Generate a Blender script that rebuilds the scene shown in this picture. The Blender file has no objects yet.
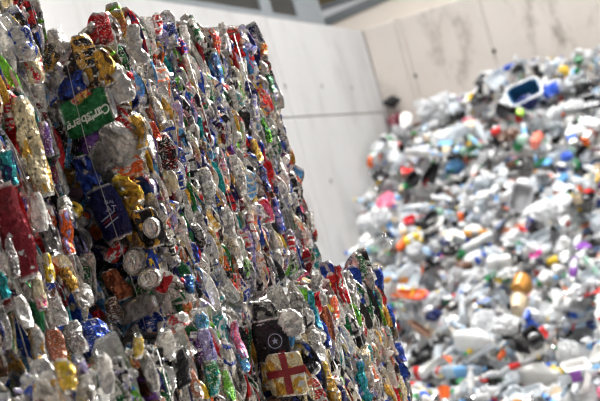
import bpy, math, random
import numpy as np
from mathutils import Matrix, Vector
from mathutils.bvhtree import BVHTree

rnd = random.Random(7)
npr = np.random.default_rng(11)
scn = bpy.context.scene
COL = scn.collection
D2R = math.pi / 180

# ------------------------------------------------------------------ camera
FPX, YAW, PITCH, ROLL = 1500.0, 18.0 * D2R, math.atan(24 / 1500), 15.7 * D2R
CAM = Vector((0, 0, 1.25))
_fh = Vector((-math.sin(YAW), math.cos(YAW), 0))
_f = _fh * math.cos(PITCH) + Vector((0, 0, 1)) * math.sin(PITCH)
_r = Vector((math.cos(YAW), math.sin(YAW), 0))
_u = Vector((0, 0, 1)) * math.cos(PITCH) - _fh * math.sin(PITCH)
CX = _r * math.cos(ROLL) - _u * math.sin(ROLL)
CY = _r * math.sin(ROLL) + _u * math.cos(ROLL)
cd = bpy.data.cameras.new('camera')
cam = bpy.data.objects.new('camera', cd)
COL.objects.link(cam)
m = Matrix.Identity(4)
for i in range(3):
    m[i][0], m[i][1], m[i][2], m[i][3] = CX[i], CY[i], -_f[i], CAM[i]
cam.matrix_world = m
cd.sensor_width = 36
cd.lens = FPX / 600 * 36
cd.clip_end = 100
cd.dof.use_dof = True
cd.dof.focus_distance = 3.6
cd.dof.aperture_fstop = 5.0
scn.camera = cam
scn.cycles.filter_width = 1.1


def ray(px, py):
    return (CX * (px - 300) - CY * (py - 200.5) + _f * FPX).normalized()


def on_plane(px, py, axis, val):
    d = ray(px, py)
    t = (val - CAM[axis]) / d[axis]
    return CAM + d * t


def project(p):
    q = Vector(p) - CAM
    z = q.dot(_f)
    return 300 + q.dot(CX) / z * FPX, 200.5 - q.dot(CY) / z * FPX, z


# ------------------------------------------------------------------ object helpers
def tag(o, label=None, cat=None, group=None, kind=None):
    if label: o['label'] = label
    if cat: o['category'] = cat
    if group: o['group'] = group
    if kind: o['kind'] = kind
    return o


def empty(name, loc):
    o = bpy.data.objects.new(name, None)
    o.location = loc
    o.empty_display_size = 0.1
    COL.objects.link(o)
    return o


def mesh_of(name, V, F, smooth=False):
    me = bpy.data.meshes.new(name)
    me.from_pydata(np.asarray(V).tolist(), [], [tuple(f) for f in F])
    if smooth:
        me.polygons.foreach_set('use_smooth', [True] * len(me.polygons))
    me.update()
    return me


def obj(name, me, mat=None, parent=None, mw=None):
    o = bpy.data.objects.new(name, me)
    COL.objects.link(o)
    if mat is not None and not me.materials:
        me.materials.append(mat)
    if parent is not None:
        o.parent = parent
    if mw is not None:
        o.matrix_basis = mw
    return o


BOXF = [(0, 3, 2, 1), (4, 5, 6, 7), (0, 1, 5, 4), (1, 2, 6, 5), (2, 3, 7, 6), (3, 0, 4, 7)]


def box_vf(lo, hi):
    x0, y0, z0 = lo
    x1, y1, z1 = hi
    return [(x0, y0, z0), (x1, y0, z0), (x1, y1, z0), (x0, y1, z0), (x0, y0, z1), (x1, y0, z1), (x1, y1, z1), (x0, y1, z1)], BOXF


def box(name, lo, hi, mat, parent=None, bevel=0.0):
    V, F = box_vf(lo, hi)
    o = obj(name, mesh_of(name, V, F), mat, parent)
    if bevel:
        b = o.modifiers.new('b', 'BEVEL')
        b.width = bevel
        b.segments = 2
    return o


# ------------------------------------------------------------------ node helpers
class NT:
    def __init__(s, name):
        s.mat = bpy.data.materials.new(name)
        s.mat.use_nodes = True
        s.t = s.mat.node_tree
        s.t.nodes.clear()
        s.out = s.n('ShaderNodeOutputMaterial')

    def n(s, typ, **kw):
        nd = s.t.nodes.new(typ)
        for k, v in kw.items():
            if k.startswith('i_'):
                s.set(nd, k[2:].replace('_', ' '), v)
            else:
                setattr(nd, k, v)
        return nd

    def set(s, nd, key, v):
        sock = nd.inputs[int(key)] if key.isdigit() else nd.inputs[key]
        if hasattr(v, 'is_output'):
            s.t.links.new(v, sock)
        else:
            if sock.type == 'RGBA' and len(v) == 3:
                v = (*v, 1)
            sock.default_value = v

    def math(s, op, a, b=0.0, c=None, clamp=False):
        nd = s.n('ShaderNodeMath', operation=op, use_clamp=clamp)
        s.set(nd, '0', a)
        s.set(nd, '1', b)
        if c is not None: s.set(nd, '2', c)
        return nd.outputs[0]

    def mix(s, fac, a, b, blend='MIX'):
        nd = s.n('ShaderNodeMix', data_type='RGBA', blend_type=blend)
        s.set(nd, '0', fac)
        s.set(nd, '6', a)
        s.set(nd, '7', b)
        return nd.outputs[2]

    def step(s, x, lo, hi):
        nd = s.n('ShaderNodeMapRange', interpolation_type='SMOOTHSTEP')
        s.set(nd, '0', x)
        s.set(nd, '1', lo)
        s.set(nd, '2', hi)
        return nd.outputs[0]

    def noise(s, vec, scale, detail=2.0, rough=0.5, out=0):
        nd = s.n('ShaderNodeTexNoise')
        if vec is not None: s.set(nd, 'Vector', vec)
        s.set(nd, 'Scale', scale)
        s.set(nd, 'Detail', detail)
        s.set(nd, 'Roughness', rough)
        return nd.outputs[out]

    def bsdf(s, **kw):
        nd = s.n('ShaderNodeBsdfPrincipled')
        for k, v in kw.items():
            s.set(nd, k.replace('_', ' '), v)
        return nd

    def bump(s, h, strength, dist):
        nd = s.n('ShaderNodeBump')
        s.set(nd, 'Height', h)
        s.set(nd, 'Strength', strength)
        s.set(nd, 'Distance', dist)
        return nd.outputs[0]

    def done(s, shader):
        s.t.links.new(shader, s.out.inputs[0])
        return s.mat


def srgb(r, g, b):
    f = lambda c: (c / 255 / 12.92) if c / 255 < 0.04045 else ((c / 255 + 0.055) / 1.055) ** 2.4
    return (f(r), f(g), f(b))


# ------------------------------------------------------------------ materials
def mat_concrete(name, c1, c2, stain):
    t = NT(name)
    co = t.n('ShaderNodeTexCoord').outputs['Object']
    st = t.n('ShaderNodeMapping')
    t.set(st, 'Vector', co)
    t.set(st, 'Scale', (1, 1, 0.45))
    a = t.noise(st.outputs[0], 1.1, 6, 0.6)
    b = t.noise(co, 9, 5, 0.65)
    col = t.mix(t.step(a, 0.35, 0.68), c1, c2)
    col = t.mix(t.math('MULTIPLY', t.step(b, 0.5, 0.75), 0.25), col, tuple(x * 0.8 for x in c1))
    col = t.mix(t.math('MULTIPLY', t.step(t.noise(st.outputs[0], 2.6, 5, 0.68), 0.51, 0.68), stain), col, srgb(120, 108, 98))
    bs = t.bsdf(Base_Color=col, Roughness=0.85, Normal=t.bump(b, 0.25, 0.01))
    return t.done(bs.outputs[0])


def mat_plain(name, col, rough=0.5, metal=0.0, vary=0.1, scale=12.0):
    t = NT(name)
    co = t.n('ShaderNodeTexCoord').outputs['Object']
    n = t.noise(co, scale, 4, 0.6)
    c = t.mix(t.math('MULTIPLY', t.step(n, 0.4, 0.7), 1.0), col, tuple(x * (1 - vary) for x in col))
    bs = t.bsdf(Base_Color=c, Roughness=rough, Metallic=metal)
    return t.done(bs.outputs[0])


def mat_can():
    t = NT('printed_aluminium')
    at = lambda nm: t.n('ShaderNodeAttribute', attribute_name=nm)
    ca, cb = at('ca').outputs['Color'], at('cb').outputs['Color']
    cp = at('cp').outputs['Vector']
    cuv = at('cuv').outputs['Vector']
    sp = t.n('ShaderNodeSeparateXYZ')
    t.set(sp, '0', cp)
    R, END, DES = sp.outputs
    off = t.n('ShaderNodeVectorMath', operation='ADD')
    t.set(off, '0', cuv)
    cmb = t.n('ShaderNodeCombineXYZ')
    t.set(cmb, '0', t.math('MULTIPLY', R, 53.0)); t.set(cmb, '1', t.math('MULTIPLY', R, 31.0)); t.set(cmb, '2', t.math('MULTIPLY', R, 7.0))
    t.set(off, '1', cmb.outputs[0])
    vec = off.outputs[0]
    s2 = t.n('ShaderNodeSeparateXYZ')
    t.set(s2, '0', cuv)
    v = s2.outputs[2]
    blob = t.math('MULTIPLY', t.step(t.noise(vec, 1.35, 1.5), 0.54, 0.57), t.math('GREATER_THAN', DES, 0.25))
    col = t.mix(blob, ca, cb)
    fr = t.math('FRACT', t.math('ADD', t.math('MULTIPLY', v, 1.4), R))
    band = t.math('MULTIPLY', t.math('LESS_THAN', fr, 0.22), t.math('GREATER_THAN', DES, 0.45))
    col = t.mix(band, col, cb)
    mp = t.n('ShaderNodeMapping')
    t.set(mp, 'Vector', vec)
    t.set(mp, 'Scale', (5, 5, 13))
    txt = t.math('MULTIPLY', t.step(t.noise(mp.outputs[0], 1.0, 1.0), 0.60, 0.63), t.math('GREATER_THAN', DES, 0.35))
    ink = t.mix(t.math('GREATER_THAN', R, 0.5), srgb(238, 234, 226), srgb(35, 32, 40))
    col = t.mix(t.math('MULTIPLY', txt, 0.85), col, ink)
    geo = t.n('ShaderNodeNewGeometry').outputs['Position']
    wear_n = t.noise(geo, 34, 3, 0.6)
    wear = t.math('MULTIPLY', t.step(wear_n, 0.62, 0.68), t.math('GREATER_THAN', DES, 0.08))
    bare = t.math('MAXIMUM', END, wear)
    col = t.mix(bare, col, srgb(216, 214, 210))
    dirt = t.math('MULTIPLY', t.step(t.noise(geo, 19, 4, 0.65), 0.5, 0.75), 0.42)
    col = t.mix(dirt, col, srgb(62, 56, 50))
    metal = t.math('ADD', t.math('MULTIPLY', bare, 0.3), 0.62)
    rough = t.math('ADD', t.math('MULTIPLY', wear_n, 0.3), 0.12)
    vo = t.n('ShaderNodeTexVoronoi')
    t.set(vo, 'Vector', geo); t.set(vo, 'Scale', 75.0)
    crk = t.math('ADD', t.noise(geo, 130, 2, 0.6), vo.outputs['Distance'])
    bs = t.bsdf(Base_Color=col, Metallic=metal, Roughness=rough, Normal=t.bump(crk, 0.6, 0.004))
    return t.done(bs.outputs[0])


def mat_core():
    t = NT('compacted_scrap_metal')
    co = t.n('ShaderNodeTexCoord').outputs['Object']
    mp = t.n('ShaderNodeMapping')
    t.set(mp, 'Vector', co); t.set(mp, 'Scale', (14, 45, 12))
    vo = t.n('ShaderNodeTexVoronoi')
    t.set(vo, 'Vector', mp.outputs[0]); t.set(vo, 'Scale', 1.0)
    hs = t.n('ShaderNodeHueSaturation')
    t.set(hs, 'Saturation', 0.45); t.set(hs, 'Value', 0.4); t.set(hs, 'Color', vo.outputs['Color'])
    bs = t.bsdf(Base_Color=hs.outputs[0], Metallic=0.4, Roughness=0.5, Normal=t.bump(vo.outputs['Distance'], 0.8, 0.02))
    return t.done(bs.outputs[0])


def mat_scraps():
    t = NT('mixed_plastic_scraps')
    co = t.n('ShaderNodeTexCoord').outputs['Object']
    vo = t.n('ShaderNodeTexVoronoi')
    t.set(vo, 'Vector', co); t.set(vo, 'Scale', 15.0)
    cr = t.n('ShaderNodeValToRGB')
    cr.color_ramp.interpolation = 'CONSTANT'
    els = [(0, (40, 38, 38)), (.16, (150, 146, 142)), (.34, (205, 203, 200)), (.52, (120, 116, 112)), (.62, (226, 224, 222)), (.8, (90, 92, 100)), (.88, (190, 120, 90)), (.94, (90, 110, 150))]
    while len(cr.color_ramp.elements) < len(els): cr.color_ramp.elements.new(0.5)
    for e, (p, c) in zip(cr.color_ramp.elements, els):
        e.position = p; e.color = (*srgb(*c), 1)
    sx = t.n('ShaderNodeSeparateColor')
    t.set(sx, '0', vo.outputs['Color'])
    t.set(cr, '0', sx.outputs[0])
    bs = t.bsdf(Base_Color=cr.outputs[0], Roughness=0.45, Normal=t.bump(vo.outputs['Distance'], 0.9, 0.03))
    return t.done(bs.outputs[0])


def mat_plastic(name, col, rough=0.3, transl=0.0):
    t = NT(name)
    co = t.n('ShaderNodeTexCoord').outputs['Object']
    n = t.noise(co, 22, 3, 0.6)
    c = t.mix(t.math('MULTIPLY', t.step(n, 0.5, 0.75), 0.35), col, tuple(x * 0.72 for x in col))
    bs = t.bsdf(Base_Color=c, Roughness=rough, Normal=t.bump(t.noise(co, 45, 2), 0.3, 0.006))
    if transl:
        tr = t.n('ShaderNodeBsdfTranslucent')
        t.set(tr, 'Color', c)
        mx = t.n('ShaderNodeMixShader')
        t.set(mx, '0', transl); t.set(mx, '1', bs.outputs[0]); t.set(mx, '2', tr.outputs[0])
        return t.done(mx.outputs[0])
    return t.done(bs.outputs[0])


def mat_clear(name, col, fac):
    t = NT(name)
    co = t.n('ShaderNodeTexCoord').outputs['Object']
    bs = t.bsdf(Base_Color=col, Roughness=0.14, Normal=t.bump(t.noise(co, 38, 2), 0.5, 0.01))
    tp = t.n('ShaderNodeBsdfTransparent')
    t.set(tp, 'Color', tuple(0.5 + 0.5 * x for x in col))
    mx = t.n('ShaderNodeMixShader')
    t.set(mx, '0', fac); t.set(mx, '1', tp.outputs[0]); t.set(mx, '2', bs.outputs[0])
    return t.done(mx.outputs[0])


M_W1 = mat_concrete('pale_concrete', srgb(206, 205, 204), srgb(194, 193, 191), 0.2)
M_W2 = mat_concrete('stained_concrete', srgb(214, 206, 198), srgb(202, 193, 183), 0.8)
M_FLOOR = mat_concrete('floor_concrete', srgb(186, 182, 176), srgb(168, 164, 158), 0.4)
M_JOINT = mat_plain('joint_filler', srgb(198, 193, 186), 0.9)
M_STEEL = mat_plain('painted_steel', srgb(138, 144, 148), 0.5)
M_GLASSD = mat_plain('dark_window_glass', srgb(44, 42, 38), 0.45)
M_GLASSY = mat_plain('dusty_window_glass', srgb(120, 108, 80), 0.2)
M_CAN = mat_can()
M_CORE = mat_core()
M_WIRE = mat_plain('galvanised_wire', srgb(170, 168, 165), 0.35, 0.9)
M_INKW = mat_plain('white_ink', srgb(214, 216, 206), 0.4)
M_INKR = mat_plain('red_ink', srgb(128, 22, 28), 0.4, 0.3)
M_INKG = mat_plain('grey_ink', srgb(150, 156, 176), 0.4)
M_SCRAP = mat_scraps()

# ------------------------------------------------------------------ setting
Y2 = 12.07
X1 = -3.0
TOPW = 2.665
SEAM_Y, JOINT_Z = 9.59, 1.956


def wall(name, panels, backing, mat, holes):
    o = box(name, *backing, M_JOINT)
    tag(o, kind='structure')
    for lo, hi in panels:
        box('panel', lo, hi, mat, o, 0.006)
    for V, F in holes:
        obj('tie_hole', mesh_of('tie_hole', V, F), M_GLASSD, o)
    return o


def disc(c, r, axis):
    V = []
    for k in range(12):
        a = k * math.pi / 6
        V.append((c[0] + (0 if axis == 0 else r * math.cos(a)), c[1] + (0 if axis == 1 else r * (math.cos(a) if axis == 0 else math.sin(a))), c[2] + r * math.sin(a)))
    return V, [tuple(range(12))]


g = 0.006
p1 = []
for (ya, yb) in ((-1.0, 2.3), (2.3, 5.95), (5.95, SEAM_Y), (SEAM_Y, Y2)):
    for (za, zb) in ((0, JOINT_Z), (JOINT_Z, TOPW)):
        p1.append(((X1 - 0.2, ya + g, za + g), (X1, yb - g, zb - (g if zb < 2.5 else 0))))
holes = []
for px, py in ((285, 86), (331, 181), (322, 86), (306, 205), (352, 88)):
    p = on_plane(px, py, 0, X1 + 0.002)
    holes.append(disc(p, 0.018, 0))
wall('wall_left', p1, ((X1 - 0.24, -1.0, 0), (X1 - 0.012, Y2, TOPW - 0.01)), M_W1, holes)
p2 = []
for (xa, xb) in ((X1, -2.72), (-2.68, -2.0), (-2.0, -0.4), (-0.4, 2.0)):
    p2.append(((xa + g, Y2, 0.0), (xb - g, Y2 + 0.2, TOPW)))
holes = []
for px, py in ((494, 51), (415, 76)):
    p = on_plane(px, py, 1, Y2 - 0.002)
    holes.append(disc(p, 0.018, 1))
p2.append(((-2.722, Y2 - 0.003, 0.0), (-2.678, Y2 + 0.2, TOPW - .02)))
wall('wall_back', p2, ((X1, Y2 + 0.012, 0), (2.0, Y2 + 0.24, TOPW - 0.01)), M_W2, holes)
tag(box('floor', (X1 - 0.24, -1.0, -0.15), (3.5, Y2 + 0.24, 0), M_FLOOR), kind='structure')
# sloping concrete coping and steel beam above the back wall
YC = 12.9
qa, qb = on_plane(330, 25, 1, YC), on_plane(388, 0, 1, YC)
gr = (qb.z - qa.z) / (qb.x - qa.x)
zt = lambda x: qa.z + gr * (x - qa.x)
xl, xr_ = -4.3, 1.0
V = [(xl, Y2 + .21, TOPW - .3), (xr_, Y2 + .21, TOPW - .3), (xr_, YC + .25, TOPW - .3), (xl, YC + .25, TOPW - .3),
     (xl, Y2 + .02, TOPW + .002), (xr_, Y2 + .02, TOPW + .002), (xr_, YC + .25, zt(xr_)), (xl, YC + .25, zt(xl))]
M_COPE = mat_concrete('smooth_concrete', srgb(184, 175, 164), srgb(176, 167, 155), 0.05)
V[6:6] = []
V = V[:4] + [V[4], V[5], (xr_, YC, zt(xr_)), (xl, YC, zt(xl))] + [(xr_, YC + .25, zt(xr_)), (xl, YC + .25, zt(xl))]
F = [(0, 3, 2, 1), (0, 1, 5, 4), (4, 5, 6, 7), (7, 6, 8, 9), (2, 3, 9, 8), (1, 2, 8, 6, 5), (0, 4, 7, 9, 3)]
tag(obj('trim_1', mesh_of('trim_1', V, F), M_COPE), kind='structure')
V = [(xl, YC - .03, zt(xl)), (xr_, YC - .03, zt(xr_)), (xr_, YC + .22, zt(xr_) + .003), (xl, YC + .22, zt(xl) + .003)]
V += [(x, y, z + 0.075) for x, y, z in V]
tag(obj('trim_2', mesh_of('trim_2', V, BOXF), M_STEEL), kind='structure')


def window(name, axis, plane, a0, a1, posts, z0, z1, pane_mat):
    """strip window along Y (axis 1) at x = plane, or along X (axis 0) at y = plane"""
    def bx(nm, a, b, za, zb, d0, d1, mat, parent):
        if axis == 1:
            return box(nm, (plane - d1, a, za), (plane - d0, b, zb), mat, parent)
        return box(nm, (a, plane + d0, za), (b, plane + d1, zb), mat, parent)
    root = bx(name, a0, a1, z0, z0 + 0.035, 0, 0.12, M_STEEL, None)
    tag(root, kind='structure')
    bx('head_rail', a0, a1, z1 - 0.06, z1, 0, 0.12, M_STEEL, root)
    edges = [a0] + [q for pq in posts for q in pq] + [a1]
    for a, b in posts:
        bx('post', a, b, z0 + 0.035, z1 - 0.06, 0, 0.12, M_STEEL, root)
    for k in range(0, len(edges), 2):
        if edges[k + 1] - edges[k] > 0.02:
            bx('pane', edges[k], edges[k + 1], z0 + 0.035, z1 - 0.06, 0.015, 0.03, pane_mat, root)


window('window_1', 1, X1, -1.0, 11.0, [(0.9, 1.1), (2.9, 3.1), (4.9, 5.1), (7.2, 7.5), (9.56, 9.78), (10.36, 11.0)], TOPW, 3.7, M_GLASSD)
window('window_2', 0, YC + .05, xl, -2.55, [(-3.72, -3.62), (-3.36, -3.28), (-3.16, -3.08), (-2.9, -2.8)], zt(-2.55) + .08, 3.9, M_GLASSY)

# ------------------------------------------------------------------ crushed cans (numpy shapes)
def tri(x):
    return 2 / math.pi * np.arcsin(np.sin(x))


def wob(P, seed, amp, kmin, kmax, n=4, sharp=True):
    g_ = np.random.default_rng(seed)
    out = np.zeros(len(P))
    for _ in range(n):
        k = g_.normal(size=3)
        k = k / np.linalg.norm(k) * g_.uniform(kmin, kmax)
        ph = g_.uniform(0, 6.28)
        w = P @ k + ph
        out += (tri(w) if sharp else np.sin(w)) * amp / n ** 0.5
    return out


def shape_flat(seed, crumple=1.0, L=None, W=1.4, thick=None, bend=None, nt=26, ns=13, ov=0.0, along=False):
    """side-crushed drinks can: x width, y thickness, z length"""
    g_ = np.random.default_rng(seed)
    r = 0.033
    L = L or g_.uniform(0.085, 0.13)
    th = thick or g_.uniform(0.006, 0.013)
    V, C, E = [], [], []
    ss = np.linspace(0, 1, ns)
    for s in ss:
        neck = 1 - 0.16 * max(0, (s - 0.88) / 0.12) - 0.13 * max(0, (0.08 - s) / 0.08)
        tt = th * (1 + 0.5 * abs(2 * s - 1) ** 3) * (1 + .25 * math.sin(s * 5 + seed))
        for i in range(nt):
            a = 2 * math.pi * i / nt
            c, sn = math.cos(a), math.sin(a)
            x = r * W * neck * (1 - ov * abs(2 * s - 1) ** 2.4) * math.copysign(abs(c) ** 0.85, c)
            y = tt * math.copysign(abs(sn) ** 0.8, sn)
            V.append((x, y, (s - 0.5) * L))
            C.append((c, sn, s * 2.2))
            E.append(1.0 if (s < 0.05 or s > 0.95) else 0.0)
    F = []
    for j in range(ns - 1):
        for i in range(nt):
            a, b = j * nt + i, j * nt + (i + 1) % nt
            F.append((a, b, b + nt, a + nt))
    V, C = np.array(V), np.array(C)
    # lids: ring inset and centre
    add = []
    for j, sg in ((0, -1), (ns - 1, 1)):
        ring = V[j * nt:(j + 1) * nt]
        cen = ring.mean(0)
        base = len(V) + len(add)
        for p in ring: add.append(cen + (p - cen) * 0.8 - np.array([0, 0, sg * 0.004]))
        add.append(cen - np.array([0, 0, sg * 0.006]))
        for i in range(nt):
            a, b = j * nt + i, j * nt + (i + 1) % nt
            c, d = base + i, base + (i + 1) % nt
            F.append((a, b, d, c) if sg > 0 else (b, a, c, d))
            F.append((c, d, base + nt) if sg > 0 else (d, c, base + nt))
    V = np.vstack([V, np.array(add)])
    C = np.vstack([C, np.tile([[0, 0, 0]], (len(add), 1))])
    E = np.array(E + [1.0] * len(add))
    P = V * np.array([1, 0.0, 1])
    V[:, 1] += wob(P, seed + 1, 0.0075 * crumple, 30, 90, 4)
    Q = V * [1, 1, .3] if along else V
    V[:, 1] += wob(Q, seed + 2, 0.0036 * crumple, 110, 260, 3)
    V[:, 0] += wob(Q, seed + 6, 0.0030 * crumple, 110, 240, 3)
    V[:, 0] += wob(P[:, [1, 1, 2]], seed + 3, 0.007 * crumple, 25, 90, 3)
    V[:, 2] += wob(P[:, [0, 1, 1]], seed + 4, 0.007 * crumple, 30, 90, 3)
    V += g_.normal(size=V.shape) * 0.0007 * crumple
    if bend is None:
        bend = g_.choice([0, 0, 0.5, -0.5, 1.1]) * crumple
    if bend:
        z0 = g_.uniform(-0.02, 0.02)
        dz = np.maximum(V[:, 2] - z0, 0)
        a = np.minimum(dz / 0.02, 1) * bend
        V[:, 1], V[:, 2] = V[:, 1] + dz * np.sin(a), np.minimum(V[:, 2], z0) + dz * np.cos(a)
    V -= (V.max(0) + V.min(0)) / 2
    return V, F, C, E


def lathe(prof, n, wave=0.0, seed=0):
    g_ = np.random.default_rng(seed)
    V, F, rows = [], [], []
    for r, z in prof:
        if r < 1e-6:
            rows.append([len(V)]); V.append((0, 0, z))
        else:
            rows.append(list(range(len(V), len(V) + n)))
            for i in range(n):
                a = 2 * math.pi * i / n
                V.append((r * math.cos(a), r * math.sin(a), z))
    for A, B in zip(rows, rows[1:]):
        for i in range(n):
            j = (i + 1) % n
            if len(A) == 1 and len(B) == 1: continue
            if len(A) == 1: F.append((A[0], B[j], B[i]))
            elif len(B) == 1: F.append((A[i], A[j], B[0]))
            else: F.append((A[i], A[j], B[j], B[i]))
    return np.array(V), F


def shape_puck(seed):
    """end-crushed can: the lid faces -y"""
    g_ = np.random.default_rng(seed)
    h = g_.uniform(0.018, 0.04)
    pr = [(0, 0.001), (0.010, 0.001), (0.0215, 0.0015), (0.0228, -0.003), (0.0245, -0.003), (0.0258, 0.0035), (0.0275, 0.0035), (0.0285, 0), (0.032, -0.006)]
    n = 4
    for k in range(1, n + 1):
        pr.append((0.0335 if k % 2 == 0 else 0.027, -0.006 - (h - 0.012) * k / n))
    pr += [(0.027, -h), (0.024, -h - 0.001), (0.018, -h + 0.006), (0, -h + 0.008)]
    V, F = lathe(pr, 28)
    E = np.array([1.0 if (z > -0.005 or z < -h + 0.0005) else 0.0 for z in V[:, 2]])
    C = np.stack([V[:, 0] / 0.033, V[:, 1] / 0.033, V[:, 2] * 30], 1)
    V = V[:, [0, 2, 1]] * np.array([1, -1, 1])
    V[:, 1] += wob(V * [1, 0, 1], seed, 0.0035, 20, 60, 3, False)
    V[:, 0] *= g_.uniform(0.8, 1.1)
    V[:, 2] *= g_.uniform(0.8, 1.1)
    # tab
    b = len(V)
    y = V[0, 1] - 0.002
    T = [(-.006, y, -.002), (.006, y, -.002), (.005, y, .014), (-.005, y, .014), (-.003, y - .0015, 0.0), (.003, y - .0015, 0.0), (.0025, y - .0015, .012), (-.0025, y - .0015, .012)]
    V = np.vstack([V, T])
    F += [tuple(b + i for i in f) for f in [(0, 1, 5, 4), (1, 2, 6, 5), (2, 3, 7, 6), (3, 0, 4, 7), (4, 5, 6, 7)]]
    E = np.concatenate([E, np.ones(8)])
    C = np.vstack([C, np.zeros((8, 3))])
    return V, F, C, E


PROTO = [shape_flat(100 + i * 10) for i in range(26)]
SLIV = [shape_flat(1500 + i * 10, thick=0.0024 + 0.0012 * (i % 4), W=1.05 + .15 * (i % 3), L=.118 + .018 * (i % 5), crumple=.7, nt=16, ns=12, ov=(.25, .4, .6, .8)[i % 4], along=True) for i in range(40)]
SLIV_T = [shape_flat(2200 + i * 10, thick=0.006 + 0.003 * (i % 3), W=1.0, L=.085 + .012 * (i % 4), crumple=1.2, along=True, nt=18, ns=11, ov=(.3, .6)[i % 2]) for i in range(14)]
PUCK = [shape_puck(500 + i) for i in range(6)]

PAL = dict(silver=(186, 181, 174), grey=(128, 124, 120), white=(226, 222, 214), black=(30, 28, 30), red=(176, 28, 32), maroon=(112, 24, 34), blue=(32, 62, 150), navy=(24, 28, 78),
           sky=(78, 140, 190), green=(20, 92, 48), lime=(110, 180, 50), gold=(188, 142, 52), yellow=(222, 186, 50), orange=(216, 96, 34), teal=(24, 128, 132), purple=(98, 58, 130),
           pink=(206, 84, 120), copper=(170, 96, 62), cream=(200, 184, 146), brown=(84, 56, 40), lilac=(150, 140, 186))
LIN = {k: srgb(*v) for k, v in PAL.items()}
WEI = dict(silver=46, grey=10, white=12, black=10, red=7.5, maroon=2.5, blue=7.5, navy=4, sky=3, green=5, lime=1.5, gold=3.5, yellow=1.6, orange=1.8, teal=2, purple=1.5, pink=1, copper=1.6, cream=5, brown=2, lilac=2)
WK, WV = list(WEI), np.array(list(WEI.values()), float)
WV /= WV.sum()


def rot(rx, ry, rz):
    return np.array((Matrix.Rotation(rz, 3, 'Z') @ Matrix.Rotation(rx, 3, 'X') @ Matrix.Rotation(ry, 3, 'Y')))


class Can:
    __slots__ = ('V', 'F', 'C', 'E', 'pos', 'name', 'ca', 'cb', 'r', 'des', 'label', 'key', 'hits', 'decal')


def new_can(proto, R, pos, scale=1.0, ca=None, cb=None, des=None, name='crushed_can', label=None, key=False):
    c = Can()
    V, c.F, c.C, c.E = proto
    c.V = (V * scale) @ R.T
    c.pos = np.array(pos, float)
    c.name = name
    c.r = float(npr.random())
    c.ca = ca or WK[npr.choice(len(WK), p=WV)]
    c.cb = cb or WK[npr.choice(len(WK), p=WV)]
    c.des = float(npr.random()) if des is None else des
    c.label, c.key, c.hits, c.decal = label, key, 0, None
    return c


def flank(cans, X, y0, y1, z0, z1, py=0.0142, pz=0.048, scale=0.62, lean=11, fat=0.10, el=1.15):
    """cans seen edge-on on the long side of a bale (facing +x)"""
    col = 0
    y = y0 + py * 0.5
    tl = math.tan(lean * D2R)
    while y < y1 - py * 0.3 + (z1 - z0) * tl:
        z = z0 + pz * (0.2 + 0.6 * ((col * 0.618) % 1))
        while z < z1 + 0.005:
            puck = npr.random() < 0.035
            if puck: pr = PUCK[npr.integers(len(PUCK))]
            else:
                bank = SLIV_T if npr.random() < fat else SLIV
                pr = bank[npr.integers(len(bank))]
            phi = npr.normal(0, 0.26) + (math.pi / 2 if npr.random() < 0.06 else 0)
            R = rot(0, 0, math.radians(npr.normal(5, 10))) @ rot(math.radians(npr.normal(lean, 9)), 0, 0) @ rot(0, phi, 0)
            s = scale * npr.uniform(0.7, 1.15)
            if not puck: pr = (pr[0] * [1, .9, el], *pr[1:])
            hx = np.abs(((pr[0] * s) @ R.T)[:, 0]).max()
            prot = npr.normal(0.0, 0.0075)
            zz = min(z, z1 - 0.01 + npr.normal(0, 0.008))
            yy = y - (zz - z0) * tl + npr.normal(0, 0.006)
            if y0 - .012 < yy < y1 - .004: cans.append(new_can(pr, R, (X + prot - hx, yy, zz + npr.normal(0, .01)), s))
            z += pz * npr.uniform(0.75, 1.3)
        y += py * npr.uniform(0.75, 1.25)
        col += 1


def endface(cans, Y, x0, x1, z0, z1, pitch=0.06, scale=1.0, dark=0.25):
    """cans lying flat on the end of a bale (facing -y)"""
    z = z0 + 0.03
    while z < z1:
        x = x0
        while x < x1 - 0.01:
            pr = PUCK[npr.integers(len(PUCK))] if npr.random() < 0.22 else PROTO[npr.integers(len(PROTO))]
            R = rot(npr.normal(0, .22), 0, npr.normal(0, .22)) @ rot(0, npr.uniform(0, 6.28), 0)
            ca = npr.choice(['black', 'grey', 'navy', 'gold']) if npr.random() < dark else None
            cans.append(new_can(pr, R, (min(x, x1 - 0.05) + npr.normal(0, .01), Y + npr.uniform(0.006, 0.06), z + npr.normal(0, .012)), scale * npr.uniform(.8, 1.1), ca))
            x += pitch * npr.uniform(0.8, 1.2)
        z += pitch * npr.uniform(0.8, 1.15)


def tops(cans, x0, x1, y0, y1, z, n, scale=1.0):
    for _ in range(n):
        pr = PROTO[npr.integers(len(PROTO))]
        R = rot(math.pi / 2 + npr.normal(0, .2), 0, npr.uniform(0, 6.28))
        cans.append(new_can(pr, R, (npr.uniform(x0, x1), npr.uniform(y0, y1), z + npr.uniform(-.02, .002)), scale))


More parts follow.
